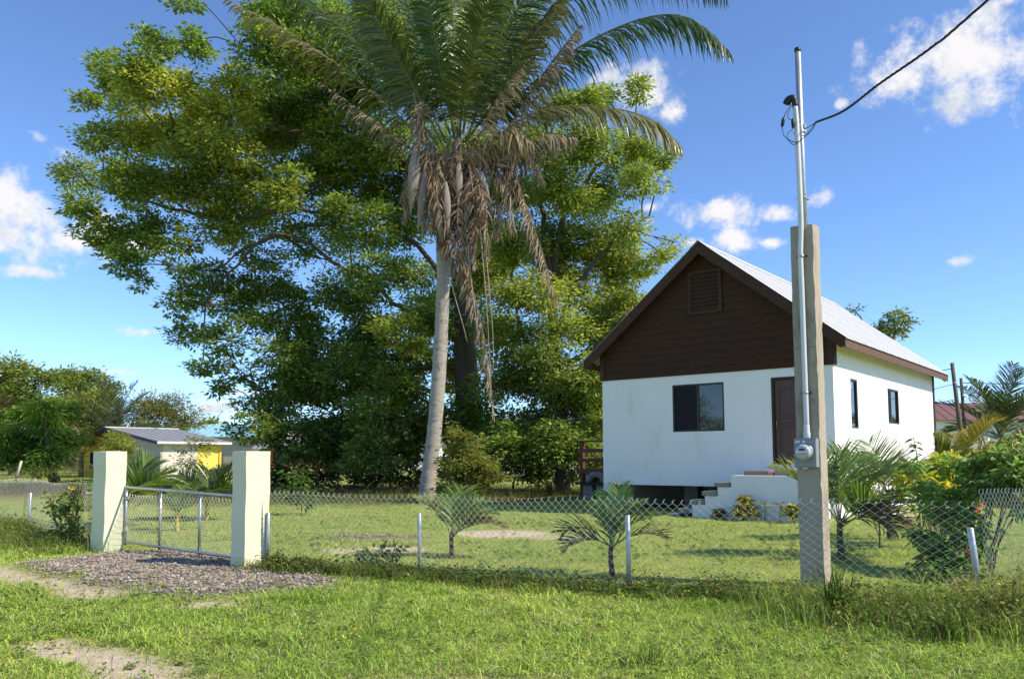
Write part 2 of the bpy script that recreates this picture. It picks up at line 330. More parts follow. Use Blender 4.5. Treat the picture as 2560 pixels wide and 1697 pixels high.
def dirt_mask(x, y):
    a, b = lot(x, y); n = fbm(x, y, 9, 1.3) - 0.5; n2 = fbm(x, y, 21, 4.0) - 0.5
    ell = lambda cx, cy, rx, ry, k=0.9: 1 - sstep(0.55, 1.05, np.hypot((x-cx)/rx, (y-cy)/ry) + n*k + n2*0.5)
    rut = (1 - sstep(0.10, 0.34, np.abs(b-2.78+0.25*n) + n2*0.25))*sstep(0.0, 0.14, fbm(a, b, 33, 0.9)-0.40)*sstep(4.2, 5.2, a)
    fr = (1 - sstep(0.1, 0.40, np.abs(b-4.02+0.3*n) + n2*0.4))*sstep(8.2, 9.0, a)*(1-sstep(11.8, 13.0, a))
    fr2 = (1 - sstep(0.1, 0.7, np.abs(b-3.9) + n2*0.5))*sstep(12, 12.8, a)*0.8
    r = np.maximum.reduce([ell(-0.2,15.25,1.05,0.95,0.4), ell(-2.4,10.5,0.75,0.42), ell(-2.2,12.7,0.9,0.6)*0.7, rut, fr*0.9, fr2,
                           ell(-0.3,5.1,1.5,0.28)*0.85, ell(1.05,9.4,0.5,0.3)*0.6, ell(-3.0,8.0,0.5,0.25)*0.9, ell(-7.5,9.9,1.2,0.5), ell(0.6,14.6,1.0,0.5)*0.5])
    return r
def litter_shade_mask(x, y):  # leaf litter; under the tree its dark colour also stands in for shade
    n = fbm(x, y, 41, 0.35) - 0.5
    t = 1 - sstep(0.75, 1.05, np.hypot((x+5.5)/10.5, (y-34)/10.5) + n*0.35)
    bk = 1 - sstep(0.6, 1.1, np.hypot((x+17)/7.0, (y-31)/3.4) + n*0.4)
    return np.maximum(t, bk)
def ground_h(x, y):
    near = 1 - sstep(13, 18, y)
    g = gravel_mask(x, y)
    z = 0.05*near*(fbm(x, y, 2, 0.55) - 0.5) + 0.012*near*(fbm(x, y, 5, 3.0) - 0.5) + g*(0.05 + 0.03*(fbm(x, y, 8, 3.5) - 0.5))
    z = z + 0.95*np.exp(-(((x+16.5)/4.6)**2 + ((y-31)/1.7)**2))*(0.8 + 0.4*fbm(x, y, 14, 0.6))
    z = z - 0.02*dirt_mask(x, y)*near
    return z
def axis(a0, a1, step, lo, hi):
    c = list(np.arange(a0, a1+1e-6, step)); s = step
    while c[-1] < hi: s *= 1.28; c.append(c[-1]+s)
    s = step
    while c[0] > lo: s *= 1.28; c.insert(0, c[0]-s)
    return np.array(c)
gx = axis(-11, 11, 0.12, -900, 900); gy = axis(4, 19, 0.12, -300, 1600)
GX, GY = np.meshgrid(gx, gy); nx, ny = len(gx), len(gy)
V = np.stack([GX, GY, ground_h(GX, GY)], -1).reshape(-1,3)
ii = (np.arange(ny-1)[:,None]*nx + np.arange(nx-1)[None]).ravel(); F = np.stack([ii, ii+1, ii+nx+1, ii+nx], -1)
me = npmesh('ground', V, [F], None, True)
for nm, fn in (('dirt', dirt_mask), ('gravel', gravel_mask), ('litter_shade', litter_shade_mask)):
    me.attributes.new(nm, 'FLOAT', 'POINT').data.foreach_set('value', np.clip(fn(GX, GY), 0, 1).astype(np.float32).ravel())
m, t, b, o = new_mat('lawn_ground'); b.inputs['Roughness'].default_value = 0.95; b.inputs['Specular IOR Level'].default_value = 0.1
def att(n): a = t.nodes.new('ShaderNodeAttribute'); a.attribute_name = n; return a.outputs['Fac']
tcn = t.nodes.new('ShaderNodeTexCoord')
def gn(sc, det=6): n = t.nodes.new('ShaderNodeTexNoise'); n.inputs['Scale'].default_value = sc; n.inputs['Detail'].default_value = det; n.inputs['Roughness'].default_value = 0.7; t.links.new(tcn.outputs['Object'], n.inputs['Vector']); return n.outputs['Fac']
def ramp(f, stops):
    r = t.nodes.new('ShaderNodeValToRGB'); e = r.color_ramp.elements
    while len(e) < len(stops): e.new(0.5)
    for q, (p, c) in zip(e, stops): q.position = p; q.color = (*c, 1)
    t.links.new(f, r.inputs[0]); return r.outputs[0]
def mixc_(f, a, c): x = t.nodes.new('ShaderNodeMix'); x.data_type = 'RGBA'; t.links.new(f, x.inputs[0]); t.links.new(a, x.inputs[6]); t.links.new(c, x.inputs[7]); return x.outputs[2]
lawn = ramp(gn(1.1), [(0.3,(0.24,0.29,0.06)), (0.5,(0.31,0.35,0.08)), (0.72,(0.38,0.375,0.13))])
sand = ramp(gn(14), [(0.3,(0.52,0.41,0.29)), (0.7,(0.70,0.59,0.45))])
grav = ramp(gn(30), [(0.3,(0.10,0.08,0.065)), (0.7,(0.27,0.225,0.19))])
litt_shade = ramp(gn(9), [(0.3,(0.036,0.020,0.010)), (0.55,(0.085,0.048,0.022)), (0.75,(0.08,0.075,0.022))])
c = mixc_(att('litter_shade'), lawn, litt_shade); c = mixc_(att('dirt'), c, sand); c = mixc_(att('gravel'), c, grav)
t.links.new(c, b.inputs['Base Color'])
bp = t.nodes.new('ShaderNodeBump'); bp.inputs['Strength'].default_value = 0.7; bp.inputs['Distance'].default_value = 0.04; t.links.new(gn(28), bp.inputs['Height']); t.links.new(bp.outputs[0], b.inputs['Normal'])
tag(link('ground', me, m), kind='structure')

# ------------------------------------------------------------------ grass
def blades(rs, X, Y, H, wid, colr, lean, seg2):
    n = len(X); z = ground_h(X, Y) - 0.005; az = rs.uniform(0, 2*np.pi, n); dx, dy = np.cos(az), np.sin(az)
    fa = az + np.pi/2 + rs.normal(0, 0.5, n); sx, sy = np.cos(fa)*wid/2, np.sin(fa)*wid/2
    L1 = lean*rs.uniform(0.3, 1.0, n)
    B = np.stack([X, Y, z], -1); Mx = B + np.stack([dx*H*L1*0.35, dy*H*L1*0.35, H*0.62], -1)
    T = B + np.stack([dx*H*L1*1.1, dy*H*L1*1.1, H*(1-0.25*L1)], -1); Sd = np.stack([sx, sy, 0*sx], -1)
    if seg2:
        V = np.stack([B-Sd, B+Sd, Mx+Sd*0.8, Mx-Sd*0.8, T], 1).reshape(-1,3); i = np.arange(n)*5
        return V, np.stack([i,i+1,i+2,i+3],-1), np.stack([i+3,i+2,i+4],-1), np.vstack([colr, colr])
    V = np.stack([B-Sd, B+Sd, T], 1).reshape(-1,3); i = np.arange(n)*3
    return V, np.zeros((0,4),int), np.stack([i,i+1,i+2],-1), colr
rs = np.random.RandomState(11)
def sample(n, y0, y1, p=-0.6, margin=2.6):
    q = p+1; u = rs.uniform(0, 1, n); Y = (y0**q + u*(y1**q - y0**q))**(1/q)
    hw = Y*0.645 + margin; return rs.uniform(-1, 1, n)*hw, Y
def grass_col(X, Y, rs, k=1.0):
    n = len(X); p = fbm(X, Y, 60, 0.5); p2 = fbm(X, Y, 70, 1.9); r = rs.uniform(0, 1, n)
    g = np.array([0.29,0.44,0.065]); yg = np.array([0.48,0.58,0.11]); st = np.array([0.52,0.46,0.24]); dk = np.array([0.13,0.21,0.04])
    f = np.clip((p-0.3)*1.8 + 0.35*(r-0.5), 0, 1)[:,None]; c = g*(1-f) + yg*f
    s = (rs.uniform(0, 1, n) < 0.09 + 0.45*np.clip(p2-0.45, 0, 1))[:,None]; c = np.where(s, st*rs.uniform(0.6, 1.1, n)[:,None], c)
    d = (rs.uniform(0, 1, n) < 0.14)[:,None]; c = np.where(d, dk, c)
    return c*rs.uniform(0.6, 1.35, n)[:,None]*k
def grass_zone(name, label, n, y0, y1, hbase, hvar, wbase, seg2, yard):
    X, Y = sample(n, y0, y1)
    fd = segdist(X, Y, FENCE); inside = (Y > np.interp(X, FENCE[:,0], FENCE[:,1]))
    a, b_ = lot(X, Y); inl = np.where(X < -3.1, b_ > 5.9, np.where(X > 4.42, (X-4.42)*0.628-(7.8-Y)*0.778 > 0, inside)) 
    keep = (inl if yard else ~inl)
    dm, gm, lm = dirt_mask(X, Y), gravel_mask(X, Y), litter_shade_mask(X, Y)
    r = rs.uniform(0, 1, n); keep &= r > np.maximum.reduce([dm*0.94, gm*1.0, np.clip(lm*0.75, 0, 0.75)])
    # nothing grows through the house or its landing
    hx, hy = X-7.408, Y-18.637; lx, ly = hx*0.7785 - hy*0.6277, hx*0.6277 + hy*0.7785
    keep &= ~((lx > -6.4) & (lx < 0.15) & (ly > -1.6) & (ly < 10.5) & ~((ly < -0.1) & (lx < -3.3)))
    X, Y, dm = X[keep], Y[keep], dm[keep]
    H = (hbase + hvar*rs.uniform(0, 1, len(X))**1.6)*(0.55 + 0.9*fbm(X, Y, 80, 1.4))*(1-0.45*np.clip(dm*2, 0, 1))
    tuft = fbm(X, Y, 90, 2.3); H = H*(1 + 1.3*sstep(0.60, 0.78, tuft))
    wid = wbase + 0.0006*Y
    C = grass_col(X, Y, rs); C = C*(1 - 0.0*dm[:,None]); straw = np.array([0.30,0.26,0.12]); f = np.clip(dm*1.1, 0, 0.75)[:,None]*rs.uniform(0.2, 1, len(X))[:,None]
    C = C*(1-f) + straw*f
    V, Q, T, C = blades(rs, X, Y, H, wid, C, 2.4, seg2)
    o = link(name, npmesh(name, V, [Q, T], C), M['blade']); tag(o, label, 'grass', kind='stuff')
grass_zone('grass', 'bright green roadside grass growing in front of the wire fence', 245000, 4.4, 13.5, 0.024, 0.052, 0.0035, True, False)
grass_zone('grass', 'mown green lawn grass inside the fenced yard', 290000, 8.0, 34.0, 0.026, 0.045, 0.004, False, True)
grass_zone('grass', 'grass growing on the verge left of the gate', 40000, 13.5, 30.0, 0.05, 0.08, 0.005, False, False)

# rank weeds and long grass along the fence line
def leafquads(C, A, Nn, L, Wd, fold=0.12):
    A = nrm(A); S = nrm(np.cross(A, Nn)); Nv = np.cross(S, A); L = np.asarray(L)[:,None]; Wd = np.asarray(Wd)[:,None]
    p0 = C; p2 = C + A*L; mid = C + A*L*0.45; p1 = mid + S*Wd/2 + Nv*Wd*fold; p3 = mid - S*Wd/2 + Nv*Wd*fold
    V = np.stack([p0,p1,p2,p3], 1).reshape(-1,3); i = np.arange(len(C))*4
    return V, np.stack([i,i+1,i+2,i+3], -1)
def along(P, n, rs):
    seg = np.linalg.norm(np.diff(P, axis=0), axis=1); cum = np.concatenate([[0], np.cumsum(seg)]); s = rs.uniform(0, cum[-1], n)
    return np.stack([np.interp(s, cum, P[:,0]), np.interp(s, cum, P[:,1])], -1)
def weed_strip(name, label, P, nplants, spread, hmin, hmax, shift, ngrass, gh, colour=(0.10,0.15,0.035), gk=0.55):
    pts = along(P, nplants, rs) + rs.normal(0, spread, (nplants,2)) + np.array(shift)
    patch = fbm(pts[:,0], pts[:,1], 55, 0.8); pts = pts[patch > 0.36]
    hh = rs.uniform(hmin, hmax, len(pts))*(0.5 + fbm(pts[:,0], pts[:,1], 57, 0.7))
    Cs, As, Ls, cols = [], [], [], []
    for p, h in zip(pts, hh):
        k = rs.randint(14, 30); z = ground_h(p[0], p[1]); q = rs.normal(0, 1, (k,3))*np.array([0.35,0.35,0])*h + np.array([p[0], p[1], z]); q[:,2] += rs.uniform(0.15, 1, k)*h
        az = rs.uniform(0, 2*np.pi, k); As.append(np.stack([np.cos(az), np.sin(az), rs.uniform(-0.5, 0.7, k)], -1)); Cs.append(q)
        Ls.append(rs.uniform(0.022, 0.055, k)*(0.8+h)); base = np.array(colour)*rs.uniform(0.65, 1.35); yel = rs.uniform(0, 1) < 0.16
        c = np.tile(base*(np.array([1.9,1.5,0.9]) if yel else 1), (k,1))*rs.uniform(0.7, 1.3, (k,1)); br = rs.uniform(0, 1, k) < 0.09; c[br] = (0.20,0.13,0.07); cols.append(c)
    C, A, L, cl_ = np.vstack(Cs), np.vstack(As), np.concatenate(Ls), np.vstack(cols)
    Nn = nrm(rs.normal(0, 0.5, C.shape) + np.array([0,0,1.0])); V1, Q1 = leafquads(C, A, Nn, L, L*rs.uniform(0.35, 0.6, len(L)))
    g = along(P, ngrass, rs) + rs.normal(0, spread*1.1, (ngrass,2)) + np.array(shift)
    H = gh*rs.uniform(0.3, 1, ngrass)**1.3*(0.5 + fbm(g[:,0], g[:,1], 58, 0.9)); gc = grass_col(g[:,0], g[:,1], rs, gk)
    gc = np.where((rs.uniform(0, 1, ngrass) < 0.22)[:,None], np.array([0.22,0.17,0.08]), gc)
    V2, Q2, T2, c2 = blades(rs, g[:,0], g[:,1], H, 0.006 + 0*H, gc, 1.1, True); n1 = len(V1); m = len(Q2)
    o = link(name, npmesh(name, np.vstack([V1,V2]), [np.vstack([Q1, Q2+n1]), T2+n1], np.vstack([cl_, c2])), M['blade']); tag(o, label, 'weeds', kind='stuff')
weed_strip('fence_weeds', 'dark rank weeds growing along the foot of the wire fence', FENCE, 1000, 0.17, 0.07, 0.20, (0.0,-0.12), 17000, 0.17)
weed_strip('fence_weeds', 'tall weeds and dry grass around the fence corner post', np.array([(2.6,7.3),(3.4,6.8),(4.0,6.5),(5.2,7.6),(6.6,8.9)]), 420, 0.30, 0.12, 0.40, (0,0), 15000, 0.40, (0.16,0.19,0.05), 0.95)
weed_strip('fence_weeds', 'overgrown weeds along the wire fence left of the gate', LFENCE, 800, 0.30, 0.15, 0.40, (-0.25,-0.25), 16000, 0.35)

weed_strip('dark_shade_weeds', 'weeds coloured dark for shade, scattered over the darkened ground under the great tree', np.array([(-12.0,25.5),(-7.0,25.0),(-3.0,27.0),(0.5,30.0),(3.0,33.0)]), 700, 1.5, 0.25, 0.60, (0,1.5), 9000, 0.35, (0.075,0.11,0.03))  # weed colour kept dark to make this ground look shaded
weed_strip('lawn_weeds', 'flat broad leaved weeds scattered through the roadside grass', np.array([(-6.5,9.0),(-3.0,6.6),(0.0,6.6),(3.2,5.6)]), 520, 0.75, 0.025, 0.07, (0,0), 5000, 0.12, (0.19,0.27,0.06), 1.0)
weed_strip('lawn_weeds', 'low clover like weeds scattered over the mown lawn', np.array([(-5,15),(-1,12.5),(3,12),(6,14),(1,17.5),(-4,19)]), 620, 1.1, 0.025, 0.06, (0,0), 5000, 0.10, (0.20,0.27,0.065), 1.0)
weed_strip('bank_weeds', 'dry weeds and dead leaves on the dark earth bank behind the left fence', np.array([(-24.0,30.6),(-17.0,30.4),(-11.0,30.8)]), 520, 0.9, 0.2, 0.5, (0,-0.4), 6000, 0.3, (0.11,0.075,0.035))
# loose stone chippings in front of the gate
n = 26000; a = rs.uniform(6.6, 13.2, n); b_ = rs.uniform(3.9, 7.0, n); X = UX*a + VX*b_; Y = UY*a + VY*b_
X = np.concatenate([X, rs.uniform(-3.7, -1.4, 1500)]); Y = np.concatenate([Y, rs.uniform(13.7, 14.9, 1500)])
g = gravel_mask(X, Y); k = rs.uniform(0, 1, len(X)) < np.clip(g*1.2 - 0.1, 0, 1); k |= (rs.uniform(0, 1, len(X)) < 0.03) & (g > 0.02); X, Y = X[k], Y[k]; n = len(X)
s = 0.006 + 0.022*rs.uniform(0, 1, n)**3; ctr = np.stack([X, Y, ground_h(X, Y) + s*0.3], -1)
oc = np.array([(1,0,0),(0,1,0),(-1,0,0),(0,-1,0),(0,0,0.75),(0,0,-0.6)], float); Vv = oc[None]*rs.uniform(0.6, 1.3, (n,6,1))*s[:,None,None]
an = rs.uniform(0, 2*np.pi, n); ca, sa = np.cos(an)[:,None], np.sin(an)[:,None]; st_ = rs.uniform(0.7, 1.5, (n,1)); x_, y_ = Vv[...,0]*st_, Vv[...,1]
Vv = np.stack([x_*ca - y_*sa, x_*sa + y_*ca, Vv[...,2]], -1) + ctr[:,None]
oT = np.array([(0,1,4),(1,2,4),(2,3,4),(3,0,4),(1,0,5),(2,1,5),(3,2,5),(0,3,5)]); T = (np.arange(n)[:,None,None]*6 + oT[None]).reshape(-1,3)
pal = np.array([(0.29,0.25,0.20),(0.22,0.19,0.15),(0.37,0.325,0.26),(0.30,0.235,0.165),(0.115,0.098,0.078),(0.47,0.42,0.34)]); pc = pal[rs.choice(6, n, p=[.32,.26,.16,.12,.10,.04])]*rs.uniform(0.8, 1.2, (n,1))
tag(link('gravel', npmesh('gravel', Vv.reshape(-1,3), [T], np.repeat(pc, 8, 0)), M['chip']), 'mauve brown stone chippings spread in front of the gate', 'gravel', kind='stuff')
# ------------------------------------------------------------------ the white house
HYAW = -0.6785
house = empty('house', (7.408,18.637,0), HYAW, 'white stucco cottage with dark brown timber gable and zinc roof', 'house')
HW, HL = 6.274, 10.34
def wall(name, f, a0, a1, b0, b1, th, holes, mt, parent):
    """wall sheet with real openings; f(a,b,d) maps along/up/depth"""
    A = sorted({a0, a1, *[h[0] for h in holes], *[h[1] for h in holes]}); B = sorted({b0, b1, *[h[2] for h in holes], *[h[3] for h in holes]})
    A = [v for v in A if a0 <= v <= a1]; B = [v for v in B if b0 <= v <= b1]
    solid = lambda i, j: 0 <= i < len(A)-1 and 0 <= j < len(B)-1 and not any(h[0]-1e-6 <= A[i] and A[i+1] <= h[1]+1e-6 and h[2]-1e-6 <= B[j] and B[j+1] <= h[3]+1e-6 for h in holes)
    mb = MB()
    for i in range(len(A)-1):
        for j in range(len(B)-1):
            if not solid(i,j): continue
            p, q, r, s = A[i], A[i+1], B[j], B[j+1]
            for d in (0, th): mb.add([f(p,r,d), f(q,r,d), f(q,s,d), f(p,s,d)], [(0,1,2,3)])
            if not solid(i-1,j): mb.add([f(p,r,0), f(p,s,0), f(p,s,th), f(p,r,th)], [(0,1,2,3)])
            if not solid(i+1,j): mb.add([f(q,r,0), f(q,s,0), f(q,s,th), f(q,r,th)], [(0,1,2,3)])
            if not solid(i,j-1): mb.add([f(p,r,0), f(q,r,0), f(q,r,th), f(p,r,th)], [(0,1,2,3)])
            if not solid(i,j+1): mb.add([f(p,s,0), f(q,s,0), f(q,s,th), f(p,s,th)], [(0,1,2,3)])
    o = mb.build(name, mt, parent); bm = bmesh.new(); bm.from_mesh(o.data); bmesh.ops.remove_doubles(bm, verts=bm.verts, dist=1e-4); bmesh.ops.recalc_face_normals(bm, faces=bm.faces); bm.to_mesh(o.data); bm.free(); return o
WIN = (-4.115,-2.683,2.06,3.286); DOOR = (-1.464,-0.52,1.23,3.31)
fF = lambda a,b,d: (a, d, b); fR = lambda a,b,d: (-d, a, b); fL = lambda a,b,d: (-HW+d, a, b); fB = lambda a,b,d: (a, HL-d, b)
wall('wall', fF, -HW, 0, -0.1, 3.53, 0.16, [WIN, DOOR, (-5.97,-2.2,-0.1,0.672)], M['stucco'], house)
SW1, SW2 = (1.3,1.86,2.09,3.30), (4.66,5.82,2.31,3.28)
wall('wall', fR, 0.16, HL-0.16, -0.1, 4.04, 0.16, [SW1, SW2], M['stucco'], house)
wall('wall', fL, 0.16, HL-0.16, -0.1, 4.04, 0.16, [], M['stucco'], house)
wall('wall', fB, -HW, 0, -0.1, 4.04, 0.16, [(-5.9,-3.5,-0.1,0.672),(-3.0,-0.5,-0.1,0.672)], M['stucco'], house)
MB().box(-HW+0.16, -0.16, 0.16, HL-0.16, 0.70, 0.84).build('floor_slab', M['block'], house)
MB().box(-HW+0.16, -0.16, 0.16, HL-0.16, 3.56, 3.62).build('ceiling_slab', M['block'], house)
for (px, py) in ((-4.35,1.6),(-2.6,2.4),(-4.3,5.2),(-2.2,5.2),(-4.3,8.4),(-2.2,8.4)):
    MB().box(px-0.2, px+0.2, py-0.2, py+0.2, -0.1, 0.70).build('pier', M['block'], house, bevel=0.01)
# roof
RZ, EZ, OF, OE = 6.88, 4.08, 0.342, 0.393; XC = -HW/2; SL = (RZ-EZ)/(HW/2+OE)
def zr(x): return RZ - SL*abs(x-XC)
y0r, y1r = -OF, HL+OF; ns = 14; sw = (y1r-y0r)/ns
roof = empty('roof', (0,0,0)); roof.parent = house
def sheet(side):
    V, Q = [], []; k = 12; m = 2
    for i in range(m):
        d = (0.0, HW/2+OE+0.035)[i]
        for j in range(k*2+1):
            yy = j/(k*2)*(sw*1.02); z = 0.006*math.cos(j*math.pi) + RZ - SL*d + 0.016 + (0.004 if j < 3 else 0)
            V.append((XC + side*d, yy, z))
    n = k*2+1
    for j in range(n-1): Q.append((j, j+1, n+j+1, n+j))
    up = np.array(V); lo = up - np.array([0,0,0.006]); Vv = np.vstack([up, lo]); q = np.array(Q); b = len(up)
    edge = [(n+j, n+j+1, b+n+j+1, b+n+j) for j in range(n-1)]
    return MB().add(Vv, np.vstack([q, q[:, ::-1]+b, edge])).mesh('roof_sheet', False)
for side in (1,-1):
    me = sheet(side); me.materials.append(M['roof'])
    for i in range(ns):
        o = link('roof_sheet', me, None, roof); o.location = (0, y0r + i*sw, 0.0005*(i % 3))
mb = MB(); prof = [(-0.22, RZ-SL*0.22+0.036), (0, RZ+0.046), (0.22, RZ-SL*0.22+0.036), (0.22, RZ-SL*0.22+0.031), (0, RZ+0.041), (-0.22, RZ-SL*0.22+0.031)]
mb.prism([(XC+a, b) for a,b in prof], lambda a,b,d: (a,d,b), y0r-0.01, y1r+0.01).build('ridge_cap', M['roof'], roof)
for side in (1,-1):                       # deck under the sheets
    d1 = HW/2+OE-0.035
    P = [(XC, RZ-0.006), (XC+side*d1, RZ-SL*d1-0.006), (XC+side*d1, RZ-SL*d1-0.04), (XC, RZ-0.04)]
    MB().prism(P, lambda a,b,d: (a,d,b), y0r+0.045, y1r-0.045).build('roof_deck', M['soffit'], roof)
for yf, yb in ((y0r, y0r+0.04), (y1r-0.04, y1r)):
    for side in (1,-1):
        d1 = HW/2+OE; P = [(XC, RZ), (XC+side*d1, EZ), (XC+side*d1, EZ-0.17), (XC+side*(d1-0.10), EZ-0.22), (XC, RZ-0.30)]
        MB().prism(P, lambda a,b,d: (a,d,b), yf, yb).build('rake_board', M['rake'], house)
for side in (1,-1):
    x = XC + side*(HW/2+OE-0.03)
    MB().box(min(x, x+side*0.03), max(x, x+side*0.03), y0r+0.042, y1r-0.042, EZ-0.215, EZ-0.012).build('fascia_board', M['fascia'], house)
    for i in range(12):                    # rafter ends
        yy = 0.25 + i*0.89; d0, d1 = HW/2-0.1, HW/2+OE-0.04
        P = [(XC+side*d0, RZ-SL*d0-0.042), (XC+side*d1, RZ-SL*d1-0.042), (XC+side*d1, RZ-SL*d1-0.12), (XC+side*d0, RZ-SL*d0-0.17)]
        MB().prism(P, lambda a,b,d: (a,d,b), yy, yy+0.05).build('rafter_end', M['soffit'], house)
    # strip of wall above the plate, closing to the roof
    P = [(XC+side*(HW/2-0.16), 4.04), (XC+side*HW/2, 4.04), (XC+side*HW/2, zr(0)-0.045), (XC+side*(HW/2-0.16), zr(0)-0.045+SL*0.16)]
    MB().prism(P, lambda a,b,d: (a,d,b), 0.03, HL-0.03).build('wall_head', M['stucco'], house)
# gable boards: lapped siding, one board after another
gab = empty('gable', (0,0,0)); gab.parent = house
nb = 17; bh = (RZ-0.08-3.526)/nb; rb = random.Random(3)
for gi, (sgn, y_) in enumerate(((-1, 0.0), (1, HL))):
    for i in range(nb):
        z0 = 3.526 + i*bh; z1 = z0 + bh + 0.012
        hw = lambda z: min(HW/2+0.03, max(0.02, (RZ-0.05-z)/SL))
        w0, w1 = hw(z0), hw(min(z1, RZ-0.07))
        t0, t1 = 0.034 + rb.uniform(-0.002, 0.003), 0.012
        V = [(XC-w0, y_, z0), (XC+w0, y_, z0), (XC+w1, y_, z1), (XC-w1, y_, z1), (XC-w0, y_+sgn*t0, z0), (XC+w0, y_+sgn*t0, z0), (XC+w1, y_+sgn*t1, z1), (XC-w1, y_+sgn*t1, z1)]
        MB().add(V, [(0,1,2,3),(7,6,5,4),(0,4,5,1),(1,5,6,2),(2,6,7,3),(3,7,4,0)]).build('siding_board', M['siding'], gab)
MB().prism([(-HW,3.53),(0,3.53),(0,zr(0)-0.06),(XC,RZ-0.06),(-HW,zr(0)-0.06)], lambda a,b,d: (a,d,b), 0.004, 0.12).build('gable_backing', M['siding'], gab)
MB().prism([(-HW,4.04),(0,4.04),(0,zr(0)-0.06),(XC,RZ-0.06),(-HW,zr(0)-0.06)], lambda a,b,d: (a,d,b), HL-0.12, HL-0.004).build('gable_backing', M['siding'], gab)
for x in (-HW-0.034, 0.034-0.14):
    MB().box(x, x+0.14, -0.052, -0.036, 3.52, 4.22).build('corner_board', M['rake'], gab)
MB().box(0.036, 0.05, -0.052, 0.16, 3.52, 4.2).build('corner_board', M['rake'], gab)
MB().box(0.004, 0.03, HL-0.14, HL+0.03, 0.9, 4.1).build('corner_board', M['rake'], house)
# louvred vent
vent = empty('gable_vent', (0,0,0)); vent.parent = gab
vx0, vx1, vz0, vz1 = -3.585, -2.65, 5.06, 6.2
for (a,b_,c,d) in ((vx0,vx0+0.09,vz0,vz1),(vx1-0.09,vx1,vz0,vz1),(vx0+0.09,vx1-0.09,vz0,vz0+0.09),(vx0+0.09,vx1-0.09,vz1-0.09,vz1)):
    MB().box(a, b_, -0.078, -0.03, c, d).build('vent_frame', M['rake'], vent, bevel=0.004)
nl = 9; lh = (vz1-vz0-0.2)/nl
for i in range(nl):
    z = vz0+0.1+i*lh
    P = [(-0.070, z), (-0.040, z+lh*0.98), (-0.036, z+lh*0.98), (-0.064, z)]
    MB().prism(P, lambda a,b,d: (d,a,b), vx0+0.092, vx1-0.092).build('vent_slat', M['siding'], vent)
# front window: sliding sash with an insect screen on the left half
def sash(parent_name, f, a0, a1, b0, b1, split, left_screen=True, fw=0.045):
    w = empty('window', (0,0,0)); w.parent = house
    for (p,q,r,s) in ((a0,a0+fw,b0,b1),(a1-fw,a1,b0,b1),(a0+fw,a1-fw,b0,b0+fw),(a0+fw,a1-fw,b1-fw,b1)):
        mb = MB(); mb.prism([(p,r),(q,r),(q,s),(p,s)], f, 0.012, 0.085).build('window_frame', M['frame'], w)
    if split:
        MB().prism([(split-0.028,b0+fw),(split+0.028,b0+fw),(split+0.028,b1-fw),(split-0.028,b1-fw)], f, 0.028, 0.075).build('mullion', M['frame'], w)
        MB().prism([(a0+fw,b0+fw),(split-0.028,b0+fw),(split-0.028,b1-fw),(a0+fw,b1-fw)], f, 0.035, 0.040).build('pane', M['screen'] if left_screen else M['glass'], w)
        MB().prism([(split+0.028,b0+fw),(a1-fw,b0+fw),(a1-fw,b1-fw),(split+0.028,b1-fw)], f, 0.050, 0.056).build('pane', M['glass'], w)
    else:
        MB().prism([(a0+fw,b0+fw),(a1-fw,b0+fw),(a1-fw,b1-fw),(a0+fw,b1-fw)], f, 0.045, 0.051).build('pane', M['glass'], w)
    return w
sash('w', fF, *WIN, -3.41)
w1 = sash('w', fR, *SW1, None); sash('w', fR, *SW2, 5.1)
tx = bpy.data.curves.new('number', 'FONT'); tx.body = '22'; tx.size = 0.17; tx.extrude = 0.001
to = bpy.data.objects.new('number_tmp', tx); COL.objects.link(to); dg = bpy.context.evaluated_depsgraph_get()
tm = bpy.data.meshes.new_from_object(to.evaluated_get(dg)); bpy.data.objects.remove(to)
no = link('number_sticker', tm, M['sticker'], w1); no.rotation_euler = (R(90), 0, R(90)); no.location = (-0.040, 1.40, 3.08)
# door
door = empty('door', (0,0,0)); door.parent = house
a0, a1, b0, b1 = DOOR
for (p,q,r,s) in ((a0,a0+0.06,b0,b1),(a1-0.06,a1,b0,b1),(a0+0.06,a1-0.06,b1-0.06,b1)):
    MB().box(p, q, -0.012, 0.13, r, s).build('door_frame', M['rake'], door)
MB().box(a0, a1, -0.03, 0.13, b0, b0+0.03).build('door_sill', M['rake'], door)
dp = [(a0+0.062, a0+0.17), (a1-0.17, a1-0.062)]
for (p,q) in dp: MB().box(p, q, 0.04, 0.085, b0+0.032, b1-0.062).build('door_stile', M['door'], door, bevel=0.004)
for (r,s) in ((b0+0.032,b0+0.22),(b0+0.98,b0+1.10),(b1-0.24,b1-0.062)): MB().box(a0+0.171, a1-0.171, 0.043, 0.085, r, s).build('door_rail', M['door'], door, bevel=0.004)
for (r,s) in ((b0+0.221,b0+0.979),(b0+1.101,b1-0.241)):
    MB().box(a0+0.171, a1-0.171, 0.062, 0.078, r, s).build('door_panel', M['door'], door)
    MB().box(a0+0.23, a1-0.23, 0.050, 0.061, r+0.06, s-0.06).build('door_panel', M['door'], door, bevel=0.006)
MB().lathe([(0.0005,0.0),(0.03,0.0),(0.03,0.012),(0.012,0.02),(0.012,0.035)], (-1.35,0.039,2.43), 'y', 14).build('lock', M['brass'], door, True)
MB().tube(catmull([(-1.35,0.04,2.30),(-1.35,0.0,2.27),(-1.35,-0.015,2.19),(-1.35,0.005,2.10),(-1.35,0.04,2.07)], 14), 0.011, 8).build('door_handle', M['brass'], door, True)
MB().tube(catmull([(-0.80,-0.05,3.75),(-0.83,-0.10,3.66),(-0.85,-0.09,3.5),(-0.85,-0.05,3.34)], 12), 0.006, 6).build('wire_tail', M['pvc'], house, True)
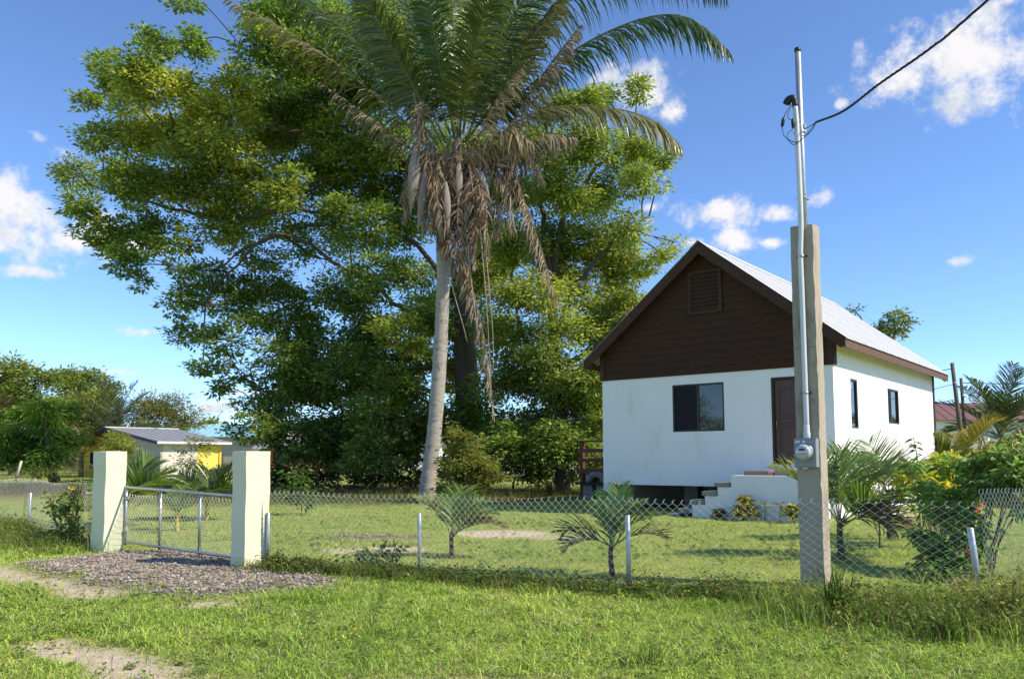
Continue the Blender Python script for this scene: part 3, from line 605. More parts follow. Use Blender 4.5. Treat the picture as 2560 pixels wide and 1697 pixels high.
MB().box(-0.52, -0.46, -0.045, -0.002, 2.68, 2.80).build('socket_box', M['pvc'], house, bevel=0.005)
MB().tube([(-0.35,-0.03,2.36),(-0.35,-0.03,0.9)], 0.014, 8).build('wall_conduit', M['pvc'], house, True)
MB().box(-0.40, -0.30, -0.06, -0.002, 2.36, 2.48).build('socket_box', M['pvc'], house, bevel=0.005)
# landing and stair
stair = empty('entrance_steps', (7.408,18.637,0), HYAW, 'white rendered landing with grey concrete treads below the front door', 'steps')
LY = -1.48
prof = [(-2.86,-0.05),(-0.15,-0.05),(-0.15,0.985),(-1.90,0.985),(-1.90,0.72),(-2.22,0.72),(-2.22,0.51),(-2.54,0.51),(-2.54,0.30),(-2.86,0.30)]
prof = [(-2.88,-0.05),(-0.15,-0.05),(-0.15,0.985),(-1.90,0.985),(-1.90,0.715),(-2.23,0.715),(-2.23,0.505),(-2.55,0.505),(-2.55,0.295),(-2.88,0.295)]
MB().prism(prof, lambda a,b,d: (a,d,b), LY, -0.004).build('landing', M['plinth'], stair)
for (x0,x1,z) in ((-2.30,-1.93,0.82),(-2.61,-2.25,0.61),(-2.93,-2.56,0.40),(-3.24,-2.885,0.195)):
    MB().box(x0, x1, LY-0.035, -0.02, z-0.103, z).build('tread', M['block'], stair, bevel=0.008)
MB().box(-3.55, -3.25, LY+0.05, -0.05, -0.05, 0.05).build('foot_slab', M['block'], stair, bevel=0.01)
def loose(name, label, cat, mt, x0, x1, y0, y1, z0, z1, rz=0.0, bev=0.008):
    cx, cy = (x0+x1)/2, (y0+y1)/2; o = MB().box(x0-cx, x1-cx, y0-cy, y1-cy, 0, z1-z0).build(name, mt, None, bevel=bev)
    p = Matrix.Rotation(HYAW, 3, 'Z') @ Vector((cx, cy, z0)); o.location = (7.408+p.x, 18.637+p.y, p.z); o.rotation_euler = (0,0,HYAW+rz); return tag(o, label, cat)
loose('timber_plank', 'weathered brown timber plank lying on the white landing', 'plank', M['plank'], -1.74, -1.16, -1.12, -0.82, 0.987, 1.085, 0.02)
loose('clay_brick', 'single orange clay brick lying on the white landing', 'brick', M['brick'], -1.15, -1.03, -1.15, -0.90, 0.987, 1.065, -0.05, 0.006)
loose('concrete_block', 'grey concrete block step in front of the brown door', 'block', M['block'], -1.01, -0.55, -1.13, -0.80, 0.987, 1.12)
loose('concrete_block', 'pale concrete block at the end of the landing behind the meter post', 'block', M['concrete'], -0.53, -0.30, -1.15, -0.80, 0.987, 1.12, 0.03)
# timber deck at the back left of the house
deck = empty('timber_deck', (7.408,18.637,0), HYAW, 'red brown timber deck with horizontal rails behind the white house', 'deck')
dx0, dx1, dy0, dy1 = -10.15, -HW-0.06, 4.6, 9.6
for x in (dx0+0.08, dx1-0.08):
    for y in (dy0, (dy0+dy1)/2, dy1): MB().box(x-0.07, x+0.07, y-0.07, y+0.07, -0.05, 1.95).build('post', M['redwood'], deck, bevel=0.006)
for z in (1.32, 1.65): 
    MB().box(dx0-0.05, dx1, dy0-0.11, dy0-0.072, z-0.06, z+0.06).build('rail', M['redwood'], deck, bevel=0.004)
    MB().box(dx0-0.03, dx0+0.008, dy0-0.06, dy1+0.1, z-0.06, z+0.06).build('rail', M['redwood'], deck, bevel=0.004)
MB().box(dx0-0.12, dx1, dy0-0.15, dy0+0.05, 1.952, 2.0).build('top_rail', M['redwood'], deck, bevel=0.005)
MB().box(dx0-0.12, dx0+0.15, dy0+0.06, dy1+0.1, 1.952, 2.0).build('top_rail', M['redwood'], deck, bevel=0.005)
MB().box(dx0-0.1, dx1, dy0-0.13, dy0-0.09, 0.86, 1.03).build('beam', M['redwood'], deck, bevel=0.004)
for i in range(10): MB().box(dx0-0.05, dx1, dy0-0.08+i*0.47, dy0-0.08+i*0.47+0.45, 0.99, 1.03).build('deck_board', M['redwood'], deck)
# things kept beneath the deck
tb = empty('work_table', (7.408,18.637,0), HYAW, 'black slab table on concrete blocks beneath the timber deck', 'table')
MB().box(dx0-0.02, dx0+1.5, dy0-0.35, dy0+0.35, 0.48, 0.56).build('table_top', M['darkslab'], tb, bevel=0.008)
for x in (dx0+0.42, dx0+0.95): MB().box(x-0.19, x+0.19, dy0-0.2, dy0+0.2, -0.04, 0.478).build('pedestal', M['block'], tb, bevel=0.01)
a = np.linspace(0, math.pi, 16); P = [(dx0+0.75+0.42*math.cos(t), 0.562+0.36*math.sin(t)) for t in a] + [(dx0+0.75+0.24*math.cos(t), 0.562+0.18*math.sin(t)) for t in a[::-1]]
mb = MB(); q = [(dx0+0.75+r*math.cos(t), y, 0.562+(r-0.06 if r > 0.3 else r-0.06)*math.sin(t)) for y in (dy0-0.22, dy0+0.22) for r in (0.42,0.24) for t in a]; n = 16
Q = [(i,i+1,n+i+1,n+i) for i in range(n-1)] + [(2*n+i,3*n+i,3*n+i+1,2*n+i+1) for i in range(n-1)] + [(i,2*n+i,2*n+i+1,i+1) for i in range(n-1)] + [(n+i,n+i+1,3*n+i+1,3*n+i) for i in range(n-1)] + [(0,n,3*n,2*n),(n-1,2*n-1,4*n-1,3*n-1)]
o = mb.add(q, Q).build('concrete_arch', M['block'], None, True); o.location = (7.408,18.637,0); o.rotation_euler = (0,0,HYAW); tag(o, 'grey arched concrete piece standing on the black table under the deck', 'arch')

# ------------------------------------------------------------------ gate pillars
def pillar(name, label, c, s, h, rz, seed):
    n, m = 5, 16; V = []; rr = random.Random(seed)
    ring = [(-1+2*i/n, -1) for i in range(n)] + [(1, -1+2*i/n) for i in range(n)] + [(1-2*i/n, 1) for i in range(n)] + [(-1, 1-2*i/n) for i in range(n)]
    for k in range(m+1):
        z = -0.08 + (h+0.08)*k/m; ox, oy = 0.004*math.sin(k*0.7+seed), 0.004*math.cos(k*0.9+seed*2)
        sc = 1 + 0.006*math.sin(k*1.1+seed) + (0.02 if z > h-0.25 else 0)
        for (x, y) in ring: V.append((x*s/2*sc + ox*(1 if abs(x) == 1 else 0.6), y*s/2*sc + oy, z + (rr.uniform(-0.004, 0.004) if k == m else 0)))
    L = len(ring); Q = [(k*L+i, k*L+(i+1)%L, (k+1)*L+(i+1)%L, (k+1)*L+i) for k in range(m) for i in range(L)]
    o = MB().add(V, Q, None, [[m*L+i for i in range(L)], [i for i in range(L)][::-1]]).build(name, M['pillar'], None)
    bv = o.modifiers.new('bevel', 'BEVEL'); bv.width = 0.006; bv.segments = 2; bv.limit_method = 'ANGLE'; bv.angle_limit = R(50)
    o.location = (c[0], c[1], 0); o.rotation_euler = (0,0,rz); return tag(o, label, 'pillar', 'gate pillars')
PR = np.array([-3.38,10.56]); PL = np.array([-6.33,12.82])
pillar('gate_pillar', 'pale yellow square gate pillar beside the long wire fence, post shadow on its side', PR, 0.34, 1.50, HYAW-0.06, 1)
pillar('gate_pillar', 'pale yellow square gate pillar beside the shrub, with the gate shadow slanting across it', PL, 0.34, 1.53, HYAW+0.12, 4)
# ------------------------------------------------------------------ wire fences and gate
def diamond(mb, A, B, z0, z1, pitch0, pitch1, rad, seed=0, sag=0.02, barbs=True, topfn=None):
    """woven zigzag wires between plan points A and B"""
    A, B = np.array(A, float), np.array(B, float); L = np.linalg.norm(B-A); t = (B-A)/L; nrm_ = np.array([t[1], -t[0]]); s = 0.0; rr = np.random.RandomState(seed); k = 0
    while s < L:
        p = pitch0 + (pitch1-pitch0)*s/L; w = p/2; top = z1 + sag*math.sin(s*2.3+seed) - (0.05*4*(s/L)*(1-s/L)*sag*10)
        dz = w*1.0 if w < 0.045 else 0.040; n = int((top-z0)/dz); zz = top - dz*np.arange(n+1)
        side = (np.arange(n+1) + k) % 2
        along_ = s + np.where(side == 0, -0.08*w, 1.08*w) + rr.normal(0, w*0.05, n+1) + 0.02*np.sin(zz*3+k*0.05)
        dep = np.where(side == 0, 0.003, -0.003) + rr.normal(0, 0.0015, n+1) + 0.012*np.sin(s*1.7+zz*2.0)
        P = np.stack([A[0] + t[0]*along_ + nrm_[0]*dep, A[1] + t[1]*along_ + nrm_[1]*dep, zz], -1)
        if barbs: P = np.vstack([P[0] + np.array([t[0]*w*0.35, t[1]*w*0.35, 0.030]), P[0] + np.array([0,0,0.012]), P])
        mb.tube(P, rad, 3, False); s += w; k += 1
def fence(name, label, P, z1, pitches, rad, posts, seed):
    f = empty(name, (0,0,0), 0, label, 'fence', 'chain link fences'); mb = MB()
    for i in range(len(P)-1): diamond(mb, P[i], P[i+1], 0.02, z1, pitches[i], pitches[i+1], rad, seed+i)
    o = mb.build('wire_mesh', M['wire'], f, True); o['kind'] = 'stuff'
    mb = MB()
    for i in range(len(P)-1):
        for z in (0.06,):
            a, b = P[i], P[i+1]; mb.tube([(a[0],a[1],z),(b[0],b[1],z)], 0.002, 4)
    mb.build('tension_wire', M['wire'], f)
    for (x, y, h, lx, ly, r) in posts:
        MB().tube([(x,y,-0.2),(x+lx*0.5,y+ly*0.5,h*0.5),(x+lx,y+ly,h-0.006),(x+lx,y+ly,h)], [r,r,r,r*0.8], 12).build('post', M['galv'], f, True)
    return f
fence('wire_fence', 'sagging chain link fence across the front of the lawn from pillar to corner post', FENCE, 0.955, (0.068,0.082,0.088,0.118), 0.0031,
      [(-3.14,10.53,0.72,0,0,0.024), (-1.12,9.93,0.74,-0.01,0,0.024), (1.21,8.58,0.80,-0.005,0,0.026), (4.46,7.86,0.72,-0.075,0.0,0.031)], 1)
fence('wire_fence', 'chain link fence running back from the corner post behind the hibiscus', np.array([(4.46,7.83),(6.92,9.54),(11.0,12.38)]), 1.04, (0.08,0.08,0.08), 0.0026, [(6.92,9.58,0.75,0,0,0.026),(11.0,12.42,0.75,0,0,0.026)], 7)
fence('wire_fence', 'chain link fence with a white post left of the gate pillar', LFENCE, 0.99, (0.09,0.10,0.11,0.12), 0.0022, [(-9.5,16.1,0.76,0,0,0.03),(-12.4,18.95,0.78,0,0,0.03),(-16.5,22.95,0.78,0,0,0.03)], 12)
gA, gB = np.array([-3.62,10.86]), np.array([-6.08,12.86])
gate = empty('gate', (gA[0],gA[1],0), 0, 'galvanised pipe gate with chain link mesh between two yellow pillars', 'gate'); gd = gB-gA; gl = np.linalg.norm(gd); gt = gd/gl
def gp(s, z, off=0.0): return (gt[0]*s - gt[1]*off*-1*0, gt[1]*s, z)
gtop = lambda s: 0.90 + 0.07*(s/gl); gbot = 0.10
MB().tube([gp(-0.05, gtop(0)), gp(gl*0.5, gtop(gl*0.5)+0.005), gp(gl+0.06, gtop(gl))], 0.020, 10).build('top_rail', M['galv'], gate, True)
MB().tube([gp(-0.05, gbot), gp(gl*0.4, gbot+0.01), gp(gl, gbot+0.02)], 0.022, 10).build('bottom_rail', M['galv'], gate, True)
for s in (0.02, 0.98, 2.08, gl-0.02): MB().tube([gp(s, gbot-0.03), gp(s+0.01, gtop(s)+0.025)], 0.020, 10).build('upright', M['galv'], gate, True)
mb = MB(); diamond(mb, (0.0,0.0), gd, gbot, 0.86, 0.085, 0.09, 0.0030, 30, 0.03); o = mb.build('wire_mesh', M['wire'], gate, True); o['kind'] = 'stuff'
for z in (0.28, 0.78):
    MB().box(-0.07, 0.05, -0.02, 0.02, z, z+0.05, Matrix.Translation(gp(gl, 0)) @ Matrix.Rotation(math.atan2(gt[1], gt[0]), 4, 'Z')).build('hinge', M['galv'], gate, bevel=0.004)
MB().tube(catmull([gp(-0.10,0.62), gp(-0.02,0.60), gp(0.05,0.56), gp(0.06,0.50)], 10), 0.006, 6).build('latch_chain', M['galv'], gate, True)
# ------------------------------------------------------------------ concrete meter post
PC = (3.307, 8.983)
post = empty('concrete_post', (*PC,0), HYAW, 'tall weathered square concrete post with a pipe mast standing behind the wire fence', 'post')
rr = random.Random(8); V = []; n = 4; m = 46; pw, pd = 0.1325, 0.11
ring = [(-1+2*i/n,-1) for i in range(n)] + [(1,-1+2*i/n) for i in range(n)] + [(1-2*i/n,1) for i in range(n)] + [(-1,1-2*i/n) for i in range(n)]
for k in range(m+1):
    z = -0.15 + 4.13*k/m
    for (x,y) in ring:
        e = (abs(x) == 1 and abs(y) == 1); jx = rr.uniform(-0.002,0.002) - (rr.uniform(0,0.010) if e and x > 0 and rr.random() < 0.6 else rr.uniform(0,0.004))*(1 if x > 0 else -1 if e else 0)
        zt = z + (rr.uniform(-0.015,0.008) if k == m else 0); tp = 1 - 0.04*k/m
        V.append((x*pw*tp + jx, y*pd*tp + rr.uniform(-0.0015,0.0015), zt))
L = len(ring); Q = [(k*L+i, k*L+(i+1)%L, (k+1)*L+(i+1)%L, (k+1)*L+i) for k in range(m) for i in range(L)]
MB().add(V, Q, None, [[m*L+i for i in range(L)], list(range(L))[::-1]]).build('shaft', M['concrete'], post)
MB().box(-pw-0.003, pw*0.97, -pd-0.003, -pd+0.002, 2.60, 2.606).build('joint_line', M['block'], post)
MB().tube([(0.0,0.0,3.7),(-0.003,0,4.8),(-0.012,0,6.05)], 0.033, 16).build('mast', M['galv'], post, True)
MB().lathe([(0.0355,6.03),(0.0365,6.05),(0.0365,6.075),(0.02,6.085)], (-0.012,0,0), 'z', 16).build('mast_cap', M['black'], post, True)
cx = 0.002; cy = -pd-0.036
MB().tube(catmull([(cx+0.002,cy,1.66),(cx-0.002,cy,2.4),(cx-0.004,cy,3.2),(cx-0.006,cy-0.002,3.62),(cx+0.006,cy+0.012,4.05),(cx-0.010,cy+0.03,5.0),(cx-0.024,cy+0.034,5.36)], 40), 0.0285, 14).build('conduit', M['pvc'], post, True)
MB().lathe([(0.033,1.60),(0.038,1.61),(0.038,1.66),(0.033,1.672),(0.033,1.74),(0.0295,1.75)], (cx,cy,0), 'z', 16).build('conduit_hub', M['pvc'], post, True)
for z in (2.10, 3.62): 
    MB().lathe([(0.030,z-0.012),(0.0325,z-0.012),(0.0325,z+0.012),(0.030,z+0.012)], (cx,cy,0), 'z', 16).build('pipe_strap', M['galv'], post, True)
    for s in (-1,1): MB().lathe([(0.0005,0),(0.010,0),(0.010,0.012),(0.004,0.016)], (cx+s*0.047,-pd-0.001,z), 'y', 8).build('bolt', M['black'], post, True)
for z in (4.30, 5.05): MB().tube([(cx-0.05,cy+0.02,z),(cx-0.05,0.05,z),(0.045,0.05,z),(0.045,cy+0.03,z)], 0.006, 6).build('pipe_strap', M['galv'], post, True)
MB().tube(catmull([(cx-0.024,cy+0.034,5.35),(cx-0.028,cy+0.034,5.41),(cx-0.05,cy+0.03,5.455),(cx-0.09,cy+0.02,5.445),(cx-0.115,cy+0.015,5.40)], 14), [0.032]*5+[0.040]*5+[0.043]*4, 14).build('weather_head', M['black'], post, True)
MB().tube([(0.03,-0.03,5.07),(0.06,-0.055,5.06)], 0.016, 8).build('insulator_clamp', M['galv'], post, True)
MB().box(0.028, 0.064, -0.05, -0.02, 5.10, 5.16).build('insulator_clamp', M['galv'], post, bevel=0.005)
# meter
met = empty('electric_meter', (*PC,0), HYAW, 'grey electricity meter box with round glass meter fixed to the concrete post', 'electric meter')
my = -pd-0.10
MB().box(-0.120, 0.118, my, -pd-0.006, 1.285, 1.60).build('box', M['meterbox'], met, bevel=0.006)
MB().box(-0.123, 0.121, my-0.004, my+0.012, 1.592, 1.603).build('box_lid', M['meterbox'], met)
MB().lathe([(0.094,0.0),(0.094,0.018),(0.086,0.022)], (-0.004,my,1.452), 'y', 32).build('meter_ring', M['galv'], met, True)
MB().lathe([(0.084,0.018),(0.082,0.075),(0.072,0.092),(0.05,0.098),(0.001,0.098)], (-0.004,my,1.452), 'y', 32).build('meter_glass', M['meterglass'], met, True)
MB().box(-0.034, 0.028, my-0.1005, my-0.0985, 1.468, 1.49).build('display', M['black'], met)
MB().box(-0.045, 0.038, my-0.1002, my-0.0985, 1.428, 1.436).build('nameplate', M['meterbox'], met)
MB().box(-0.108, 0.004, my-0.003, my+0.001, 1.553, 1.576).build('sticker', M['sticker'], met)
MB().lathe([(0.0095,0.0),(0.0095,0.0012)], (-0.040,my-0.003,1.5645), 'y', 10).build('sticker_mark', M['black'], met)
MB().box(-0.03, 0.02, my-0.005, my+0.02, 1.272, 1.2845).build('latch', M['galv'], met)
# service cable and its tails
Hm = Matrix.Translation((*PC,0)) @ Matrix.Rotation(HYAW, 4, 'Z')
def hl(*p): return tuple(Hm @ Vector(p))
def wv(px, py, Y): v = ray(px, py); q = v*(Y/v[1]); return (q[0], q[1], q[2]+EYE)
cab = empty('service_cable', (0,0,0), 0, 'black twisted service cable running from the post mast up into the sky', 'cable')
join = wv(2040,306,8.75)
main = catmull([join, wv(2110,277,8.4), wv(2200,209,7.95), wv(2330,118,7.5), wv(2475,-4,7.05), (5.9,4.0,6.75), (7.4,1.0,7.95), (9.0,-2.5,9.4)], 160)
tw = np.arange(len(main)); mb = MB()
for ph in (0, 2.09, 4.19): mb.tube(main + 0.0065*np.stack([np.cos(tw*0.9+ph), 0*tw, np.sin(tw*0.9+ph)], -1), 0.0075, 6)
mb.build('conductors', M['cable'], cab, True)
h1 = wv(1979,262,8.9); s1a, s1b = wv(1960,293,8.86), wv(1955,318,8.86); s2a, s2b = wv(1982,297,8.85), wv(1983,321,8.85); lo = wv(1986,362,8.8)
for P in ([h1, wv(1968,276,8.86), s1a], [h1, wv(1970,285,8.87), wv(1972,297,8.86), wv(1979,300,8.86), s2a], [s1b, wv(1962,342,8.84), wv(1990,356,8.8), wv(2012,342,8.78), join],
          [s2b, wv(1968,337,8.84), wv(1972,352,8.83), lo, wv(2008,345,8.79), wv(2030,326,8.77), join], [wv(2010,324,8.86), wv(2025,316,8.8), join]):
    MB().tube(catmull(P, 24), 0.0045, 6).build('tail_wire', M['cable'], cab, True)
for a, b in ((s1a,s1b),(s2a,s2b)):
    a, b = np.array(a), np.array(b); P = [a+(b-a)*t for t in (0,0.08,0.15,0.5,0.85,0.92,1)]; MB().tube(P, [0.009,0.011,0.018,0.02,0.018,0.011,0.009], 10).build('splice', M['black'], cab, True)

# ------------------------------------------------------------------ utility poles and lines on the right
def pole(label, x, y, h, lean, r):
    p = empty('utility_pole', (x,y,0), 0, label, 'utility pole', 'utility poles beyond the house')
    MB().tube([(0,0,-0.3),(lean*0.5,0,h*0.5),(lean,0,h)], [r*1.1,r,r*0.82], 10).build('shaft', M['pole'], p, True)
    MB().tube([(lean-0.02,-r,h-0.9),(lean-0.02,-r-0.12,h-0.9)], 0.03, 8).build('insulator', M['galv'], p, True)
    return p
A = D(2234,1100,36); B = D(2236,1060,41)
pole('leaning dark wooden utility pole standing behind the yellow palm', A[0], A[1], 5.55, -0.42, 0.10)
p2 = pole('second shorter utility pole with a coil of cable hanging on it', B[0], B[1], 5.35, -0.15, 0.09)
a = np.linspace(0, 2*np.pi, 22); MB().tube(np.stack([0.42+0.28*np.cos(a), 0*a-0.12, 4.35+0.26*np.sin(a)], -1), 0.022, 6, False).build('cable_coil', M['cable'], p2, True)
MB().tube([(-0.1,-0.1,4.4),(0.15,-0.12,4.38)], 0.03, 6).build('coil_bracket', M['galv'], p2, True)
def line(label, P, q, sag, r=0.016, n=24):
    P, q = np.array(P), np.array(q); t = np.linspace(0,1,n)[:,None]; L = P*(1-t) + q*t; L[:,2] -= (4*sag*t*(1-t))[:,0]
    tag(MB().tube(L, r, 5).build('overhead_wire', M['cable'], None, True), label, 'wire', 'overhead wires beyond the house')
pa = np.array([A[0]-0.40,A[1],5.3]); pb = np.array([B[0]-0.13,B[1],5.1])
line('overhead wire sloping from the leaning pole down behind the zinc roof', pa, (9.0,44.0,4.2), 0.2)
line('overhead wire from the second pole out to the right above the dark palm', pb, (48.0,46.0,5.6), 0.15, 0.022)
line('thin wire between the second pole and the dark palm', pb-np.array([0,0,0.9]), (34.0,42.0,4.0), 0.1, 0.012)
line('lower slack wire left of the leaning pole', pa-np.array([0,0,1.4]), (9.0,42.0,2.9), 0.25, 0.014)
line('wire crossing below the top of the leaning pole', pa-np.array([0,0,0.7]), (10.0,47.0,2.2), 0.15, 0.014)

# ------------------------------------------------------------------ houses behind
def prism_roof(mb, x0, x1, y0, y1, ze, zr_, xr, th=0.05):
    mb.prism([(x0,ze),(xr,zr_),(x1,ze),(x1,ze-th),(xr,zr_-th),(x0,ze-th)], lambda a,b,d: (a,d,b), y0, y1)
yh = empty('yellow_house', (-26.1,60.4,0), HYAW, 'low yellow and bare grey house with grey metal roof behind the gate', 'house')
w, l, he, hr, xr = 13.6, 5.0, 2.78, 3.98, -7.7
wall('wall', lambda a,b,d: (a,d,b), -4.4, 0, -0.1, 2.7, 0.2, [(-3.25,-2.45,1.15,2.15)], M['bare'], yh)
wall('wall', lambda a,b,d: (a,d+0.003,b), -w, -4.4, -0.1, 2.7, 0.2, [(-11.4,-10.5,0.75,1.95)], M['yellow'], yh)
MB().prism([(-w,2.70),(-4.4,2.70),(-4.4,he+(hr-he)*4.4/7.7-0.08),(xr,hr-0.08),(-w,he-0.05)], lambda a,b,d: (a,d,b), 0.006, 0.2).build('gable_wall', M['yellow'], yh)
MB().prism([(-4.4,2.70),(0,2.70),(0,he-0.06),(-4.4,he+(hr-he)*4.4/7.7-0.08)], lambda a,b,d: (a,d,b), 0.003, 0.2).build('gable_wall', M['bare'], yh)
wall('wall', lambda a,b,d: (-d,a,b), 0.2, 2.9, -0.1, 2.7, 0.2, [], M['barelight'], yh)
wall('wall', lambda a,b,d: (-d-0.003,a,b), 2.9, l, -0.1, 2.7, 0.2, [(4.3,4.8,-0.1,2.1)], M['lemon'], yh)
wall('wall', lambda a,b,d: (a,l-d,b), -w, 0, -0.1, 2.7, 0.2, [], M['yellow'], yh)
wall('wall', lambda a,b,d: (-w+d,a,b), 0.2, l-0.2, -0.1, 2.7, 0.2, [], M['yellow'], yh)
rf = MB(); prism_roof(rf, -w-0.6, 0.6, -0.6, l+0.5, he-0.05, hr, xr); rf = rf.build('roof', M['greyroof'], yh)
for i in range(8):
    yy = -0.45 + i*0.78
    for s in (0,1):
        x1 = 0.6 if s == 0 else -w-0.6; MB().bar((xr,yy,hr+0.012), (x1,yy,he-0.05+0.012), 0.04, 0.03, (0,1,0)).build('roof_seam', M['greyroof'], rf)
for x1 in (0.6, -w-0.6):
    MB().prism([(xr,hr-0.03),(x1,he-0.08),(x1,he-0.25),(xr,hr-0.22)], lambda a,b,d: (a,d,b), -0.645, -0.605).build('rake_board', M['navy'], yh)
MB().box(0.605, 0.64, -0.6, l+0.5, he-0.22, he-0.06).build('gutter', M['whitewall'], yh)
MB().box(xr-0.15, xr+0.15, -0.62, l+0.52, hr-0.01, hr+0.05).build('ridge_cap', M['whitewall'], rf)
for i in range(5):
    x = -w+0.4+i*1.25; z = he-0.05+(hr-he)*(i*1.25+1.0)/(w+0.6+xr)-0.16; MB().box(x, x+0.12, -0.55, 0.0, z-0.1, z).build('rafter_end', M['navy'], yh)
wn = empty('window'); wn.parent = yh
for i in range(7): MB().box(-3.22, -2.48, 0.05+0.0, 0.09, 1.18+i*0.138, 1.18+i*0.138+0.12).build('louvre_slat', M['louvre'], wn)
MB().box(-3.3, -2.4, -0.03, 0.0, 1.10, 1.15).build('window_sill', M['louvre'], wn)
wn = empty('window'); wn.parent = yh
MB().box(-11.4, -10.5, 0.09, 0.1, 0.75, 1.95).build('pane', M['glass'], wn)
for (p,q,r,s) in ((-11.48,-11.36,0.68,2.02),(-10.54,-10.42,0.68,2.02),(-11.36,-10.54,1.93,2.02),(-11.36,-10.54,0.68,0.77)): MB().box(p,q,-0.03,0.05,r,s).build('window_frame', M['navy'], wn)
for i in range(6): MB().box(-11.34, -10.56, 0.05, 0.075, 0.80+i*0.19, 0.80+i*0.19+0.15).build('louvre_slat', M['navy'], wn)
MB().box(-0.12, -0.08, 4.3, 4.8, 0.0, 2.1).build('door', M['lemon'], yh)

def simple_house(name, label, x, y, rz, w, l, h, hr, mw, mr, wins, over=0.5):
    e = empty(name, (x,y,0), rz, label, 'house')
    ho = [(a,a+1.1,1.0,2.1) for a in wins]
    wall('wall', lambda a,b,d: (a,d,b), 0, w, -0.1, h, 0.2, ho, mw, e); wall('wall', lambda a,b,d: (a,l-d,b), 0, w, -0.1, h, 0.2, [], mw, e)
    for s in (0,1): MB().prism([(0.2,-0.1),(l-0.2,-0.1),(l-0.2,h),(0.2,h)], lambda a,b,d,s=s: (d+s*(w-0.2),a,b), 0, 0.2).build('wall', mw, e)
    for s in (0,1): MB().prism([(0.05,h),(l-0.05,h),(l/2,hr-0.1)], lambda a,b,d,s=s: (d+s*(w-0.2),a,b), 0, 0.2).build('gable_wall', mw, e)
    o = MB().prism([(-over,h-0.1),(l/2,hr),(l+over,h-0.1),(l+over,h-0.18),(l/2,hr-0.08),(-over,h-0.18)], lambda a,b,d: (d,a,b), -over, w+over).build('roof', mr, e)
    k = int((w+2*over)/0.9)
    for i in range(k+1): MB().bar((-over+i*0.9,-over,h-0.09),(-over+i*0.9,l/2,hr+0.01),0.05,0.04,(1,0,0)).build('roof_seam', mr, o)
    for a in wins:
        wq = empty('window'); wq.parent = e; MB().box(a, a+1.1, 0.1, 0.11, 1.0, 2.1).build('pane', M['glass'], wq); MB().box(a-0.05, a+1.15, -0.04, 0.0, 0.93, 1.0).build('window_sill', mw, wq)
    return e
simple_house('blue_roofed_house', 'house with pale blue metal roof behind the yellow house', -36.2, 87, -0.12, 11.0, 8, 3.9, 5.3, M['bare'], M['blueroof'], (1.5,4.5,8))
simple_house('terracotta_house', 'terracotta walled house seen beneath the big tree', -22.4, 72, 0.05, 7.2, 6, 2.4, 3.2, M['terracotta'], M['greyroof'], (1.2,4.6))
simple_house('white_house', 'white walled house far behind the big tree trunk', -19.0, 92, 0.0, 10.5, 7, 2.7, 3.9, M['whitewall'], M['greyroof'], (1.5,4.6,7.5))
simple_house('maroon_roofed_house', 'house with maroon roof behind the palms right of the cottage', 37.0, 77, -0.1, 18, 9, 4.9, 6.7, M['whitewall'], M['redroof'], (2,6,10))
for i, (px, lb) in enumerate(((799,'at the right end of the terracotta house'),(810,'close right of the post beside the terracotta house'),(854,'standing alone between the terracotta and white houses'),(873,'at the left end of the far white house'),(730,'in front of the terracotta house wall'))):
    Yd = 56 + 3*i; v = ray(px, 1170); x = v[0]/v[1]*Yd
    o = empty('fence_post', (x,Yd,0), 0, 'slim white concrete post ' + lb, 'post', 'white posts on the far lawn')
    MB().box(-0.07,0.07,-0.07,0.07,-0.1,1.22).build('shaft', M['whitewall'], o, bevel=0.01); MB().box(-0.09,0.09,-0.09,0.09,1.222,1.27).build('cap', M['whitewall'], o, bevel=0.01)
# picket fence
pf = empty('picket_fence', (0,55,0), 0.0, 'weathered white picket fence at the back of the yard', 'fence')
rp_ = random.Random(4); i = 0; x = -1.6
pm = MB().prism([(-0.055,0.03),(0.055,0.03),(0.055,1.04),(0.0,1.14),(-0.055,1.04)], lambda a,b,d: (a,d,b), -0.012, 0.012).mesh('picket'); pm.materials.append(M['picket'])
while x < 6.5:
    o = link('picket', pm, None, pf); o.location = (x, rp_.uniform(-0.01,0.01) - 0.06*x, rp_.uniform(-0.06,0.05)); o.rotation_euler = (0, rp_.uniform(-0.03,0.03), 0); x += 0.185 + rp_.uniform(-0.012,0.012)
for z in (0.35, 0.82): MB().bar((-1.7,0.04+0.102,z),(6.6,0.04-0.396,z),0.04,0.08).build('rail', M['picket'], pf)
for x in (-1.5,0.9,3.3,5.7): MB().box(x-0.05,x+0.05,0.07-0.06*x,0.17-0.06*x,-0.1,1.1).build('post', M['picket'], pf)
# washing line far under the tree
wl = empty('washing_line', (-8.2,50,0), 0, 'thin washing line between two poles under the big tree', 'washing line')
for x in (0,4.2): MB().tube([(x,0,-0.1),(x,0,1.9)],0.03,6).build('pole', M['pole'], wl)
MB().tube([(0,0,1.86),(2.1,0,1.80),(4.2,0,1.86)],0.008,4).build('line', M['cable'], wl)
def cloth(label, mt, x, wd, hd, seed):
    rr_ = random.Random(seed); V = []; nx_, nz_ = 8, 6
    for j in range(nz_+1):
        for i in range(nx_+1): V.append((x + wd*(i/nx_-0.5)*(1-0.1*j/nz_), 50+0.05*math.sin(i*1.5+seed)*(j/nz_), 1.83 - hd*j/nz_ + 0.02*math.sin(i*2)))
    n_ = nx_+1; Q = [(j*n_+i, j*n_+i+1, (j+1)*n_+i+1, (j+1)*n_+i) for j in range(nz_) for i in range(nx_)]
    o = MB().add(V, Q).build('cloth', mt, None, True); s = o.modifiers.new('thick','SOLIDIFY'); s.thickness = 0.01; tag(o, label, 'cloth')
